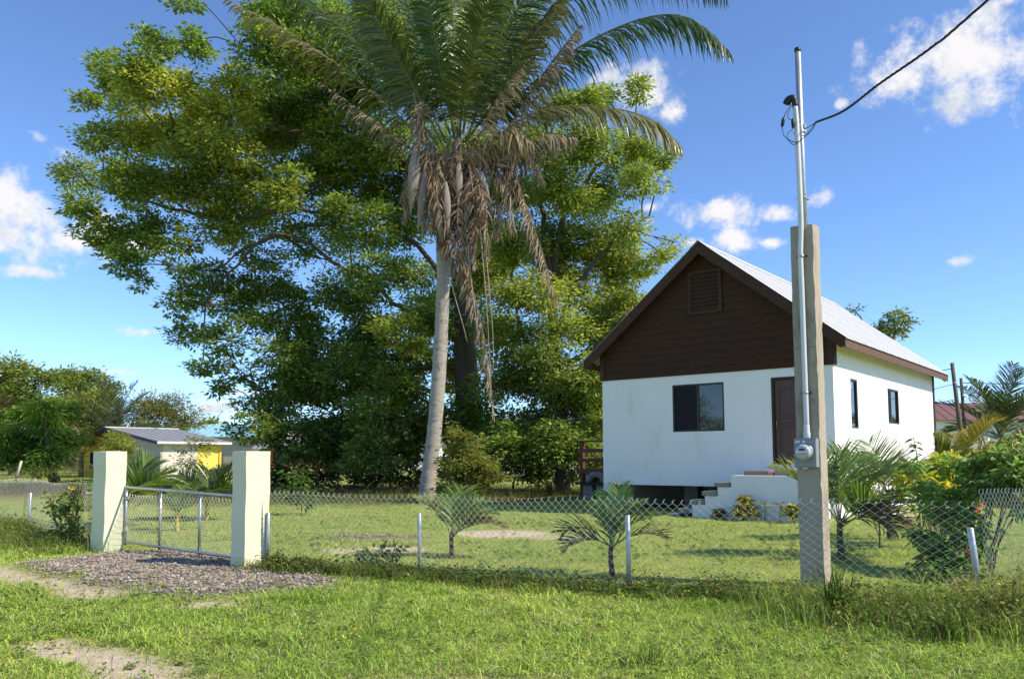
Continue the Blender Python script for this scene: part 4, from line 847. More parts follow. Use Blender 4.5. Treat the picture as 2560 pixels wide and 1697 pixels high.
cloth('red cloth hanging on the washing line', M['redcloth'], -6.5, 0.55, 0.5, 1); cloth('white cloth hanging beside the red cloth', M['whitecloth'], -7.15, 0.5, 0.6, 2)
# parked car, nearly hidden by the hibiscus
car = empty('parked_car', (14.9,23.6,0), HYAW+math.pi/2, 'silver car parked beside the cottage, almost hidden by the hibiscus', 'car')
side = [(-2.1,0.35),(-2.15,0.75),(-2.05,0.95),(-0.95,1.02),(1.65,1.02),(2.1,0.98),(2.18,0.6),(2.1,0.35)]
MB().prism(side, lambda a,b,d: (a,d,b), -0.86, 0.86).build('body', M['carpaint'], car, bevel=0.05)
def cabin(z0,z1,x0,x1,x2,x3,w0,w1): return [(x0,-w0,z0),(x1,-w0,z0),(x1,w0,z0),(x0,w0,z0),(x2,-w1,z1),(x3,-w1,z1),(x3,w1,z1),(x2,w1,z1)]
BQ = [(3,2,1,0),(4,5,6,7),(0,1,5,4),(1,2,6,5),(2,3,7,6),(3,0,4,7)]
MB().add(cabin(1.0,1.58,-1.0,1.85,-0.45,1.55,0.80,0.66), BQ).build('glasshouse', M['glass'], car, bevel=0.03)
MB().add(cabin(1.582,1.64,-0.47,1.58,-0.35,1.45,0.67,0.60), BQ).build('roof', M['carpaint'], car, bevel=0.02)
for x in (-0.35,0.55,1.5):
    for s in (-1,1): MB().bar((x-0.05,s*0.815,1.0),(x,s*0.672,1.6),0.07,0.03,(1,0,0)).build('pillar', M['carpaint'], car)
for x in (-1.35,1.4):
    for s in (-1,1):
        wq = empty('wheel', (x,s*0.80,0.33)); wq.parent = car
        MB().lathe([(0.20,-0.10),(0.31,-0.10),(0.33,-0.06),(0.33,0.06),(0.31,0.10),(0.20,0.10)], (0,0,0), 'y', 20).build('tyre', M['black'], wq, True)
        MB().lathe([(0.03,-0.085),(0.195,-0.07),(0.195,0.07),(0.03,0.085)], (0,0,0), 'y', 14).build('rim', M['galv'], wq, True)
for s in (-1,1): MB().box(2.12,2.2,s*0.62-0.16,s*0.62+0.16,0.72,0.92).build('tail_lamp', M['taillight'], car, bevel=0.02); MB().box(-2.19,-2.08,s*0.6-0.18,s*0.6+0.18,0.68,0.84).build('headlight', M['meterface'], car, bevel=0.02)
# ------------------------------------------------------------------ foliage builders
def leafhex(C, A, Nn, L, Wd, fold=0.18, droop=0.15):
    A = nrm(A); S = nrm(np.cross(A, Nn)); Nv = np.cross(S, A); L = np.asarray(L)[:,None]; Wd = np.asarray(Wd)[:,None]; dn = np.array([0,0,-1.0])
    P0 = C; tip = C + A*L + dn*L*droop; m1 = C + A*L*0.33; m2 = C + A*L*0.68 + dn*L*droop*0.4
    V = np.stack([P0, tip, m1+S*Wd*0.5+Nv*Wd*fold, m2+S*Wd*0.38+Nv*Wd*fold*0.8, m1-S*Wd*0.5+Nv*Wd*fold, m2-S*Wd*0.38+Nv*Wd*fold*0.8], 1).reshape(-1,3)
    i = np.arange(len(C))*6
    return V, np.vstack([np.stack([i,i+2,i+3,i+1],-1), np.stack([i,i+1,i+5,i+4],-1)])
GREEN = np.array([0.15,0.24,0.055]); YEL = np.array([0.53,0.52,0.12]); DARK = np.array([0.034,0.066,0.017])
def crown(rs, clumps, leafL, leafW, per, g=GREEN, y=YEL, var=0.25, flat=0.75, shape='quad', droop=0.25, spray=0.24, dead=0.02, upb=1.0):
    Cs, As, Ns, Ls, cols = [], [], [], [], []
    for (cx,cy,cz,r,yel,dens) in clumps:
        n = max(40, int(per*dens*r*r)); nl = 7; c0 = np.array([cx,cy,cz])
        ld = nrm(rs.normal(0,1,(nl,3))); lc = c0 + ld*r*rs.uniform(0.25,0.75,(nl,1))*np.array([1,1,flat]); lr = r*rs.uniform(0.36,0.60,nl); lb = rs.uniform(0.75,1.25,nl)
        m = max(4, n//28); li = rs.randint(0, nl, m); d = nrm(rs.normal(0,1,(m,3))); d[:,2] = np.where(rs.uniform(0,1,m) < 0.3, np.abs(d[:,2]), d[:,2])
        sc = lc[li] + d*(lr[li]*rs.uniform(0.25,1,m)**0.5)[:,None]*np.array([1,1,flat]); k = rs.randint(0, m, n); sp = spray*(0.7+0.3*r)
        off = rs.normal(0,1,(n,3))*np.array([sp,sp,sp*0.45]); C = sc[k] + off; outw = nrm(C - c0)
        A = nrm(off*np.array([1,1,0.4])/sp + 0.8*outw + rs.normal(0,0.45,(n,3)) + np.array([0,0,-droop])); Nn = nrm(np.array([0,0,upb]) + 0.35*outw + rs.normal(0,0.55,(n,3)))
        f = np.clip(yel + 0.30*rs.normal(0,1,m)[k]*0.6 + 0.12*rs.normal(0,1,n) + 0.15*(lb[li]-1)[k], 0, 1)[:,None]; col = g*(1-f) + y*f
        col = col*(1 + var*rs.normal(0,1,n)).clip(0.45,1.7)[:,None]; dd = rs.uniform(0,1,n) < dead; col[dd] = (0.22,0.13,0.05)
        Cs.append(C); As.append(A); Ns.append(Nn); Ls.append(leafL*rs.uniform(0.65,1.25,n)); cols.append(col)
    C, A, Nn, L, col = np.vstack(Cs), np.vstack(As), np.vstack(Ns), np.concatenate(Ls), np.vstack(cols); Wd = L*leafW/leafL
    if shape == 'hex':
        V, Q = leafhex(C, A, Nn, L, Wd); return V, Q, np.vstack([col,col])
    V, Q = leafquads(C, A, Nn, L, Wd); return V, Q, col
def branches(rs, limbs, clumps, r0=0.05, twigs=4):
    mb = MB(); nodes = np.vstack([np.asarray(l)[len(l)//3:] for l in limbs])
    for (cx,cy,cz,r,yel,dens) in clumps:
        c = np.array([cx,cy,cz]); d = np.linalg.norm(nodes - c, axis=1) + 0.6*np.maximum(0, nodes[:,2]-cz); p = nodes[np.argmin(d)]
        mid = (p+c)/2 + rs.normal(0,0.12,3)*np.linalg.norm(c-p) + np.array([0,0,0.08])*np.linalg.norm(c-p); rr_ = r0*(0.6+0.25*r)
        mb.tube(catmull([p,mid,c], 8), np.linspace(rr_,rr_*0.4,8), 5, False)
        for j in range(twigs):
            e = c + nrm(rs.normal(0,1,3))*r*rs.uniform(0.5,0.95)*np.array([1,1,0.75]); s = mid + (c-mid)*rs.uniform(0.2,1); mb.tube(catmull([s,(s+e)/2+rs.normal(0,0.1*r,3),e], 6), np.linspace(rr_*0.4,rr_*0.12,6), 4, False)
    return mb
def tree(name, label, base, trunk, tr, limbs, clumps, leafL, leafW, per, seed, cat='tree', group=None, bark='trunk', limb_r=0.18, br=0.05, twigs=4, mt='leaf', **kw):
    rs = np.random.RandomState(seed); b = np.array([base[0],base[1],0.0]); e = empty(name, b, 0, label, cat, group)
    T = catmull(np.array(trunk)-b, 18); MB().tube(T, np.interp(np.linspace(0,1,18), np.linspace(0,1,len(tr)), tr), 12).build('trunk', M[bark], e, True)
    Ls = []
    for l in limbs:
        P = catmull(np.array(l)-b, 20); P[3:-1] += rs.normal(0,0.02,(16,3))*np.linalg.norm(P[-1]-P[0])*0.3; Ls.append(P); MB().tube(P, np.linspace(limb_r,limb_r*0.22,20)*(0.7+0.6*rs.rand()), 8).build('limb', M['limb' if bark == 'trunk' else bark], e, True)
    cl_ = [(c[0]-b[0],c[1]-b[1],c[2],c[3],c[4],c[5]) for c in clumps]
    branches(rs, Ls + [T], cl_, br, twigs).build('branches', M['limb'], e, True)['kind'] = 'stuff'
    V, Q, col = crown(rs, cl_, leafL, leafW, per, **kw); link('crown', npmesh('crown', V, [Q], col), M[mt], e); return e
def CL(lst, Y0, rs, dY=2.0, rk=1.0, dens=1.0, yel=0.2):
    out = []
    for c in lst:
        x, y, r = c[:3]; ye = c[3] if len(c) > 3 else yel; dn = c[4] if len(c) > 4 else dens; Y = c[5] if len(c) > 5 else Y0 + rs.uniform(-dY,dY)
        p = D(x,y,Y); out.append((p[0],p[1],p[2],r*mpp(Y)*rk,ye,dn))
    return out

# ------------------------------------------------------------------ the great tree behind the palm
rs = np.random.RandomState(21); Y0 = 37
A1 = [(425,8,26,.1),(345,110,40,.1),(440,118,46,.12),(600,45,40,.1,.7),(650,40,70,.1),(640,140,80,.15),(760,110,100,.1),(860,70,100,.15),(960,60,100,.4),  # clump yellow values paint sunlight into the left side of the crown
 (265,165,48,.15),(320,150,50,.15),(205,238,30,.3),(350,205,62,.75),(450,215,66,.8),(535,205,55,.65),(600,235,70,.3),(700,240,80,.2),(800,230,80,.15),
 (175,410,42,.4),(238,320,55,.5),(320,300,70,.7),(420,300,75,.75),(520,305,78,.75),(610,335,62,.7),(690,330,70,.35),(790,330,80,.3),(885,330,75,.3),
 (190,480,45,.25),(245,540,48,.15),(290,410,70,.35),(385,410,75,.35),(480,420,78,.5),(575,440,78,.62),(650,430,55,.45),(735,420,75,.25),(830,420,80,.2),(930,430,75,.2),
 (295,615,44,.05),(255,585,35,.05),(345,545,48,.1),(420,560,42,.15,.6),(430,625,40,.1,.6),(330,655,22,.05),(500,520,55,.45),(570,540,48,.3,.7),
 (430,690,48,.1,.8),(505,640,50,.15,.8),(550,705,55,.12,.7),(620,660,52,.1,.6),(610,590,42,.2,.6),(690,560,48,.15,.6),(780,520,60,.15,.8),(860,540,60,.1,.7),
 (450,780,44,.1,.8),(515,795,48,.1,.8),(475,850,38,.08,.7),(505,890,30,.08,.7),(600,765,58,.1,.7),(680,720,62,.1,.7),(650,830,58,.15,.8),(560,860,30,.1,.6),
 (720,800,72,.15,.9),(770,680,60,.1,.7),(850,640,60,.1,.7),(860,745,80,.15),(800,880,85,.2),(895,870,80,.25),(715,920,66,.1),(640,945,42,.1),(790,980,75,.12),(890,970,75,.2),
 (590,985,34,.15,.8),(555,1000,26,.15,.8),(640,1010,40,.1),(700,1010,55,.08),(860,1040,60,.1),(760,1045,45,.08),
 (940,520,62,.15,.8),(955,640,62,.15,.8),(960,740,66,.3),(960,830,60,.45),(930,780,55,.55,1,33),(930,900,60,.2),(960,960,60,.12),(900,1030,55,.1),(700,880,60,.15),(820,1000,70,.1),(960,1030,50,.1),(620,900,40,.12,.8),(560,940,30,.1,.6),(680,1060,36,.06),(820,1060,45,.06)]
A2 = [(960,150,95,.5),(1060,60,100,.35),(1090,200,95,.3),(1160,80,90,.3),(1080,330,85,.25),(1000,420,70,.2),(1100,480,85,.25),(1160,580,80,.35),(1090,640,75,.35),(1100,760,80,.25),(1060,860,75,.4),(1100,960,70,.15),(1030,980,55,.2),(1040,700,50,.2,.7)]
A3 = [(460,330,120,.1,.3,40.5),(640,280,140,.08,.3,40.5),(800,230,140,.06,.3,41),(600,470,130,.08,.3,40.5),(760,600,140,.06,.32,40.5),(900,480,130,.06,.3,40.5),(310,430,100,.1,.3,40),(560,680,110,.06,.28,40),(700,800,120,.06,.35,40),(850,820,130,.05,.4,40),(780,960,110,.05,.4,39),(380,560,80,.06,.3,40),(930,200,130,.1,.3,41),(1000,700,120,.06,.35,40.5)]
cA = CL(A3, 40, rs, 0, 1.1) + CL(A1, Y0, rs, 3.6, 1.3) + CL(A2, Y0+1, rs, 2.5, 1.2)
tb_ = D(1085,1115,37.5); tb_[2] = 0
tree('spreading_tree', 'huge spreading broadleaf tree behind the palm, with sunlight tinted yellow into the leaves on its left side', tb_,
     [(tb_[0],tb_[1],-0.2), D(1085,980,37.5), D(1075,820,37.3), D(1070,680,37)], [0.75,0.62,0.52,0.42],
     [[D(1072,720,37.8),D(960,560,37.8),D(840,505,37.3),D(700,480,36.8),D(560,420,36.8),D(420,330,36.8),D(260,260,37.8)], [D(1072,700,37.8),D(980,430,37.8),D(860,300,38.3),D(720,180,37.8),D(560,110,37.8)],
      [D(1075,800,38.1),D(950,720,37.8),D(800,620,37.3),D(650,540,36.8),D(560,600,36.8),D(480,700,37.3),D(470,820,37.8)], [D(1070,690,37.8),D(1060,450,38.8),D(1040,200,38.8),D(1000,20,38.8)],
      [D(840,505,37.3),D(700,530,37.8),D(600,560,37.8),D(480,620,37.8),D(330,600,38.3)], [D(1080,850,38.1),D(960,850,37.8),D(820,850,36.8),D(700,900,36.3),D(610,980,36.3)],
      [D(1072,700,37.8),D(1130,520,38.3),D(1140,300,38.8),D(1150,90,38.8)], [D(700,480,36.8),D(520,500,37.8),D(360,470,38.3),D(210,430,37.8)], [D(860,300,38.3),D(780,290,37.8),D(650,300,37.3),D(480,220,37.3)]],
     cA, 0.225, 0.11, 1040, 31, group='great trees behind the palm', limb_r=0.14, br=0.045, spray=0.185, flat=0.82, var=0.28)
B1 = [(1290,245,55,.4),(1395,225,42,.45),(1475,215,36,.5),(1250,350,80,.3),(1360,335,82,.35),(1470,335,62,.4),(1530,365,36,.45),(1210,450,80,.25),(1310,450,90,.4),(1410,440,85,.35),(1500,420,50,.4),
 (1190,560,80,.4),(1280,570,95,.35),(1380,560,90,.55),(1450,530,55,.5),(1230,680,95,.5),(1330,670,95,.55),(1420,640,70,.55),(1490,600,45,.6),(1530,585,30,.5,.7),(1470,700,55,.6),(1180,780,80,.25),(1280,790,95,.4),(1380,770,85,.5),(1450,750,50,.55),
 (1210,880,85,.2),(1310,890,90,.25),(1390,860,70,.4),(1250,980,80,.12),(1340,970,75,.2),(1400,930,45,.4),(1170,990,60,.15),(1310,1040,45,.15),(1230,1045,45,.1),(1380,1000,45,.45),(1405,720,60,.55),(1560,560,20,.6,.7),(1350,230,45,.35),(1250,900,80,.2),(1340,920,80,.2),(1200,1010,70,.1),(1290,1030,70,.12),(1370,1050,55,.2),(1400,1080,40,.2),(1170,1050,55,.08),(1240,1080,50,.08),(1320,1080,50,.1),(1400,980,45,.45),(1120,1040,55,.08),(1400,880,55,.4)]
rs = np.random.RandomState(22); cB = CL(B1, 33, rs, 2.4, 1.12); tb_ = D(1300,1110,33.5); tb_[2] = 0
tree('leafy_tree', 'tall dense yellowish green tree between the palm and the white house', tb_, [(tb_[0],tb_[1],-0.2), D(1295,950,33.5), D(1280,800,33.5), D(1275,640,33.5)], [0.34,0.28,0.22,0.16],
     [[D(1280,790,33.5),D(1340,650,33),D(1420,560,32.5),D(1500,500,32.5)], [D(1278,700,33.5),D(1300,500,33.5),D(1390,380,33),D(1470,320,33)], [D(1275,650,33.5),D(1250,450,34),D(1280,290,34)], [D(1285,850,33.5),D(1380,800,32.5),D(1450,720,32)], [D(1285,850,33.5),D(1210,780,33.5),D(1180,640,34)]],
     cB, 0.19, 0.086, 1480, 32, group='great trees behind the palm', limb_r=0.13, br=0.05, spray=0.19, droop=0.5, var=0.28)
MB_ = None

# ------------------------------------------------------------------ palm fronds
def frond_mesh(P, n, Ln, Wd, rs, col, dcol=None, spread=0.0, lift=0.25, fwd=0.45, droop=0.5, rach=0.03, roll=0.0, t0=0.12, rough=0.12, rcol=(0.17,0.18,0.055), taper=0.6, up=(0,0,1), miss=0.0):
    N_ = 60; C = catmull(P, N_); T = nrm(np.gradient(C, axis=0)); U = np.array(up, float)
    S = nrm(np.cross(T, U)); Nn = np.cross(S, T); ca, sa = math.cos(roll), math.sin(roll); S, Nn = S*ca + Nn*sa, Nn*ca - S*sa
    V, Q, Tt = [], [], []; cols = []; rV, rF, rT = tube_np(C, np.linspace(rach, rach*0.15, N_), 5, False); V.append(rV); Q.append(rF); cols.append(np.tile(rcol,(len(rF),1))); off = len(rV); tc_ = []
    for sg in (-1,1):
        u = np.linspace(t0, 0.995, n) + rs.normal(0, 0.15/n, n); u = np.clip(u, t0, 0.999); keep = rs.uniform(0,1,n) >= miss; u = u[keep]; k = len(u)
        x = u*(N_-1); i = x.astype(int).clip(0,N_-2); f = (x-i)[:,None]; B = C[i]*(1-f)+C[i+1]*f; t = T[i]; s = S[i]*sg; nn = Nn[i]
        prof = np.interp(u, [t0, t0+0.12, 0.45, 0.8, 1.0], [0.55, 0.9, 1.0, 0.75, 0.25]); L = (Ln*prof*rs.uniform(0.85,1.12,k))[:,None]
        li = lift + rs.normal(0,rough,k); fw = fwd + 0.5*u**2 + rs.normal(0,rough,k)
        d = nrm(s*np.cos(li)[:,None] + nn*np.sin(li)[:,None] + t*fw[:,None]); g = np.array([0,0,-1.0])*(droop*(0.7+0.6*rs.uniform(0,1,k)))[:,None]
        w = nrm(t*0.9 + nn*rs.normal(0,0.35,k)[:,None] - d*0.2)*(Wd*rs.uniform(0.8,1.15,k))[:,None]/2
        p1 = B + d*L*0.4 + g*L*0.10; p2 = B + d*L*0.75 + g*L*0.40; p3 = B + d*L*0.96 + g*L*0.80
        Vv = np.stack([B-w*0.6,B+w*0.6,p1+w,p1-w,p2+w*0.7,p2-w*0.7,p3], 1).reshape(-1,3); b = off + np.arange(k)*7
        V.append(Vv); Q.append(np.stack([b,b+1,b+2,b+3],-1)); Q.append(np.stack([b+3,b+2,b+4,b+5],-1)); Tt.append(np.stack([b+5,b+4,b+6],-1)); off += len(Vv)
        cc = np.array(col)*rs.uniform(0.72,1.3,k)[:,None]
        if dcol is not None:
            q = np.clip(u*1.2-0.3 + rs.normal(0,0.2,k), 0, 1)[:,None]*taper; cc = cc*(1-q) + np.array(dcol)*q
        cols += [cc, cc]; tc_.append(cc)
    return npmesh('frond', np.vstack(V), [np.vstack(Q), np.vstack(Tt)], np.vstack(cols + tc_))
def arch(base, az, el, L, droop, n=7):                      # frond spine from a base point
    P = [np.array(base, float)]; e = el; st = L/(n-1)
    for i in range(n-1): P.append(P[-1] + st*np.array([math.cos(az)*math.cos(e), math.sin(az)*math.cos(e), math.sin(e)])); e -= droop/(n-1)*(0.6+0.8*i/(n-1))
    return np.array(P)
# the tall palm
rs = np.random.RandomState(77); PY = 28.0
pb = D(985,1168,PY); pb[2] = 0; palm = empty('palm_tree', pb, 0, 'tall palm with pale leaning trunk, long green fronds and a skirt of dead brown fronds', 'palm')
tp = [np.array([pb[0]+0.02,pb[1],-0.2]), D(990,1110,PY), D(1003,1000,PY), D(1013,880,PY), D(1020,760,PY), D(1024,640,PY), D(1022,560,PY)]
T = catmull(tp, 60) - pb; T[:,2] = np.maximum(T[:,2], -0.2); rad = np.interp(np.linspace(0,1,60), [0,0.08,0.25,0.5,0.75,1], [0.36,0.30,0.255,0.25,0.235,0.225]); rad = rad*(1 + 0.035*np.sin(np.arange(60)*1.9)) + rs.normal(0,0.004,60)
MB().tube(T, rad, 20).build('trunk', M['palmtrunk'], palm, True)
T2 = catmull([D(1022,565,PY),D(1030,480,PY),D(1050,380,PY),D(1062,300,PY)], 14) - pb; MB().tube(T2, np.interp(np.linspace(0,1,14),[0,0.4,0.7,1],[0.235,0.29,0.22,0.06])+rs.normal(0,0.01,14), 14).build('crown_shaft', M['palmhigh'], palm, True)
def PF(lst): return np.array([D(x,y,PY+d) for (x,y,d) in lst]) - pb
G1 = (0.060,0.10,0.028); G2 = (0.10,0.13,0.038); TAN = (0.29,0.23,0.155); BRN = (0.20,0.13,0.08)
greens = [([(1090,330,0),(1190,230,-.5),(1330,115,-1),(1480,45,-1.5),(1590,42,-2),(1685,118,-2.2)], G1, 1.0, 0.15, None), ([(1110,350,0),(1220,268,.5),(1330,245,.8),(1440,255,1),(1520,285,1.2),(1572,338,1.3)], (0.17,0.18,0.075), 0.85, 0.2, (0.30,0.26,0.13)),
 ([(1085,320,0),(1180,170,.8),(1290,20,1.5),(1420,-70,2),(1560,-75,2.3),(1680,-10,2.6)], G1, 1.0, 0.15, None), ([(1080,320,0),(1140,150,-1),(1220,-20,-2),(1310,-150,-2.6),(1400,-210,-3)], G2, 0.9, 0.3, None),
 ([(1070,310,0),(1095,120,-.8),(1130,-80,-1.6),(1190,-240,-2.3),(1260,-330,-2.8)], G2, 0.8, 0.4, None), ([(1060,310,0),(1050,120,.8),(1045,-80,1.4),(1060,-260,2)], G1, 0.8, 0.4, None),
 ([(1050,310,0),(1010,120,-1),(985,-60,-1.8),(970,-220,-2.4)], (0.06,0.12,0.025), 0.75, 0.35, None), ([(1040,310,0),(985,140,.5),(930,-30,1),(880,-160,1.3)], G1, 0.9, 0.3, None),
 ([(1020,330,0),(950,190,-.6),(880,60,-1.2),(820,-70,-1.6)], G2, 0.9, 0.25, None), ([(1010,335,0),(910,200,.4),(800,80,.8),(690,-10,1.1),(600,-60,1.4)], G1, 0.95, 0.2, None),
 ([(1075,330,0),(1150,220,-1.2),(1220,90,-2.2),(1300,-10,-3)], G2, 1.0, 0.2, (0.28,0.22,0.12)), ([(1030,330,0),(975,210,1),(900,110,2),(810,40,3),(720,20,3.6)], G2, 1.0, 0.2, None), ([(1075,320,0),(1130,200,1.2),(1190,70,2.4),(1260,-60,3.2)], G1, 1.0, 0.2, None),
 ([(1060,320,0),(1075,200,-1.6),(1110,60,-3),(1160,-60,-4)], G2, 0.9, 0.3, None), ([(1000,345,0),(900,250,-.6),(800,165,-1.1),(700,100,-1.5),(610,45,-1.8),(525,0,-2)], (0.13,0.125,0.06), 0.75, 0.2, (0.24,0.20,0.12)), ([(1050,320,0),(1030,200,1.5),(1000,60,2.6),(960,-90,3.4)], G1, 0.9, 0.3, None)]
for j, (pts, c, k, lf, dc) in enumerate(greens):
    me = frond_mesh(PF(pts), 165, 1.45*k, 0.066, rs, c, dc, lift=lf-0.45, fwd=0.6, droop=0.8 if j in (0,1,2) else 0.5, rach=0.05, rough=0.2, roll=rs.uniform(-0.6,0.6), miss=0.55 if j == 14 else 0.03)
    link('frond', me, M['frond'], palm)
dead = [([(1110,400,-.6),(1190,270,-1),(1270,150,-1.4),(1340,60,-1.7)], TAN, 0.75, 60), ([(1100,420,-.5),(1170,350,-.9),(1260,315,-1.3),(1330,320,-1.5)], TAN, 0.6, 50), ([(955,215,-1.2),(982,330,-1.6),(1015,460,-1.7),(1048,570,-1.6),(1080,640,-1.5)], BRN, 0.55, 60),
 ([(1150,330,-.8),(1183,370,-1),(1205,450,-1),(1245,560,-1),(1270,640,-1),(1300,730,-.9)], TAN, 0.42, 60), ([(1040,480,-1),(1060,570,-1.1),(1095,680,-1.2),(1122,800,-1.2),(1143,965,-1.2)], TAN, 0.45, 70), ([(1010,390,-.5),(930,330,-.8),(850,270,-1),(740,190,-1.2)], (0.17,0.145,0.095), 0.5, 44),
 ([(1120,420,-.6),(1146,460,-.9),(1150,500,-1),(1140,550,-1)], TAN, 0.45, 30), ([(1050,380,-.7),(1062,470,-1),(1075,560,-1.1),(1085,640,-1.1)], TAN, 0.5, 40), ([(1090,380,-.6),(1105,470,-.8),(1112,560,-.9)], BRN, 0.5, 36), ([(1010,380,-.6),(1000,460,-.8),(1000,540,-.9)], TAN, 0.5, 36), ([(1030,370,.3),(960,400,.6),(925,460,.9)], TAN, 0.5, 30),
 ([(1080,390,-.5),(1140,370,-.9),(1190,400,-1.2),(1205,460,-1.3)], BRN, 0.5, 36), ([(1040,390,-.6),(985,310,-1.2),(975,240,-1.4)], TAN, 0.7, 40), ([(1085,400,-.5),(1130,330,-1.2),(1180,300,-1.6),(1230,330,-1.8)], (0.27,0.22,0.13), 0.75, 46),
 ([(1060,400,-.8),(1100,330,-1.6),(1150,230,-2),(1210,150,-2.2)], TAN, 0.7, 46), ([(1030,420,-.9),(1020,500,-1.2),(1030,590,-1.3)], BRN, 0.45, 34), ([(1070,430,-1.1),(1090,520,-1.4),(1100,620,-1.5)], TAN, 0.45, 34), ([(1010,400,-.8),(970,380,-1.1),(940,430,-1.3),(930,510,-1.3)], TAN, 0.5, 34), ([(1110,410,-.8),(1150,400,-1.1),(1180,450,-1.2),(1185,540,-1.2)], TAN, 0.45, 34), ([(1100,390,-.3),(1160,350,-.5),(1220,360,-.7),(1260,420,-.8)], TAN, 0.55, 36)]
rk_ = np.random.RandomState(9)
for i in range(24):
    x0_ = rk_.uniform(1010,1115); dx_ = rk_.uniform(-30,30); l_ = rk_.uniform(110,240); dz_ = rk_.uniform(-1.9,-0.7); y0_ = rk_.uniform(310,410)
    dead.append(([(1065+(x0_-1065)*0.5,y0_,dz_*0.6),(x0_+dx_*0.5,y0_+l_*0.35,dz_),(x0_+dx_*0.9,y0_+l_*0.7,dz_-0.1),(x0_+dx_,y0_+l_,dz_-0.1)], [TAN,BRN,(0.26,0.21,0.15),(0.20,0.15,0.10)][i % 4], rk_.uniform(0.24,0.4), 26))
for (pts, c, k, n_) in dead:
    me = frond_mesh(PF(pts), int(n_*1.5), 1.2*k, 0.058, rs, c, None, lift=-0.5, fwd=0.5, droop=1.0, rach=0.035, roll=rs.uniform(-0.4,0.4), rough=0.45, rcol=(0.24,0.17,0.11), miss=0.1)
    link('dead_frond', me, M['dry'], palm)
def spathe(p, q, w, bend):
    p, q = np.array(p), np.array(q); n_ = 14; t = np.linspace(0,1,n_); ax = q-p; L = np.linalg.norm(ax); ax = ax/L; sd_ = nrm(np.cross(ax, np.array([0.2,-1,0.1]))); fr = np.cross(sd_, ax); V = []
    wd = w*1.15*np.interp(t, [0,0.12,0.35,0.6,0.85,1], [0.25,0.6,1,0.85,0.35,0.03])
    for i in range(n_):
        c_ = p + ax*L*t[i] + fr*bend*math.sin(math.pi*t[i])
        for a in np.linspace(-1.15,1.15,7): V.append(c_ + sd_*wd[i]*math.sin(a) + fr*wd[i]*0.7*math.cos(a))
    Q_ = [(i*7+j, i*7+j+1, (i+1)*7+j+1, (i+1)*7+j) for i in range(n_-1) for j in range(6)]
    o = MB().add(V, Q_).build('spathe', M['spathe'], palm, True); s = o.modifiers.new('thick','SOLIDIFY'); s.thickness = 0.02
for (a,b_,w,bd) in (((962,335,-1.5),(948,500,-1.5),.20,.12),((985,385,-1.4),(965,540,-1.5),.15,.1),((1000,430,-1.6),(1022,565,-1.6),.17,.1),((1060,375,-1.5),(1058,490,-1.5),.13,.1),((1088,400,-1.4),(1070,560,-1.5),.12,.08),((1100,390,-1.3),(1132,462,-1.5),.12,.12),((1112,400,-1.4),(1118,540,-1.4),.10,.08),((1030,420,-1.7),(1035,550,-1.7),.12,.1),((980,420,-1.2),(978,560,-1.2),.11,.08),((1145,382,-1.3),(1182,388,-1.4),.06,.02)):
    spathe(D(a[0],a[1],PY+a[2])-pb, D(b_[0],b_[1],PY+b_[2])-pb, w, bd)
for pts in ([(1100,440,-1.4),(1112,560,-1.5),(1125,720,-1.5),(1135,900,-1.5)], [(1108,440,-1.4),(1124,600,-1.5),(1138,760,-1.5),(1140,860,-1.5)], [(1040,590,-.4),(1045,660,-.5),(1068,745,-.6),(1080,790,-.6)], [(1075,520,-1.5),(1090,660,-1.6),(1100,740,-1.6),(1108,800,-1.6)], [(1110,420,-1.4),(1122,560,-1.4),(1128,640,-1.4)]):
    MB().tube(catmull(PF(pts), 20), np.linspace(0.028,0.010,20), 6).build('flower_stalk', M['stalk'], palm, True)
V, Q, col = crown(rs, [(*(D(1090,385,PY-1.1)-pb),0.32,0.6,1),(*(D(1070,400,PY-1.2)-pb),0.3,0.5,1)], 0.09, 0.06, 2500, g=np.array([0.16,0.11,0.05]), y=np.array([0.28,0.20,0.08]), spray=0.1)
link('nut_cluster', npmesh('nut_cluster', V, [Q], col), M['dry'], palm)['kind'] = 'stuff'

# ------------------------------------------------------------------ young coconut palms in the yard
def sapling(label, pos, stem_h, stem_r, fr, seed, col=(0.15,0.225,0.045), stem='stembrown', ys=None, name='young_palm', LL=0.42, n_=27, Wd=0.022, group='young palms planted in the yard', base_r=1.5, cat='palm'):
    rs = np.random.RandomState(seed); e = empty(name, (pos[0],pos[1],0), 0, label, cat, group); top = np.array([0,0,stem_h])
    MB().tube(catmull([(0,0,-0.05),(0.01,0,0.06),(0.0,0.01,stem_h*0.5),(0,0,stem_h)], 14), np.interp(np.linspace(0,1,14),[0,0.15,0.4,1],[stem_r*base_r,stem_r*base_r*0.95,stem_r,stem_r*0.75])+rs.normal(0,stem_r*0.05,14), 9).build('stem', M[stem], e, True)
    for f in fr:
        az, el, L, dr = f[:4]; c = f[4] if len(f) > 4 else col; b = top + np.array([math.cos(R(az)),math.sin(R(az)),0])*stem_r*0.4 - np.array([0,0,rs.uniform(0.0,0.25)*stem_h])
        P = arch(b, R(az), R(el), L, R(dr)); k = L/1.2
        me = frond_mesh(P, n_, LL*1.3*(0.5+0.5*k), Wd, rs, c, f[5] if len(f) > 5 else None, lift=0.28, fwd=0.75, droop=0.16, rach=0.011*(0.6+0.6*k), t0=0.25, roll=rs.uniform(-0.5,0.5), rough=0.10, rcol=ys or (0.20,0.21,0.05))
        link('frond', me, M['frond'], e)
    return e
YG = (0.26,0.27,0.06); DRY = (0.24,0.17,0.085)
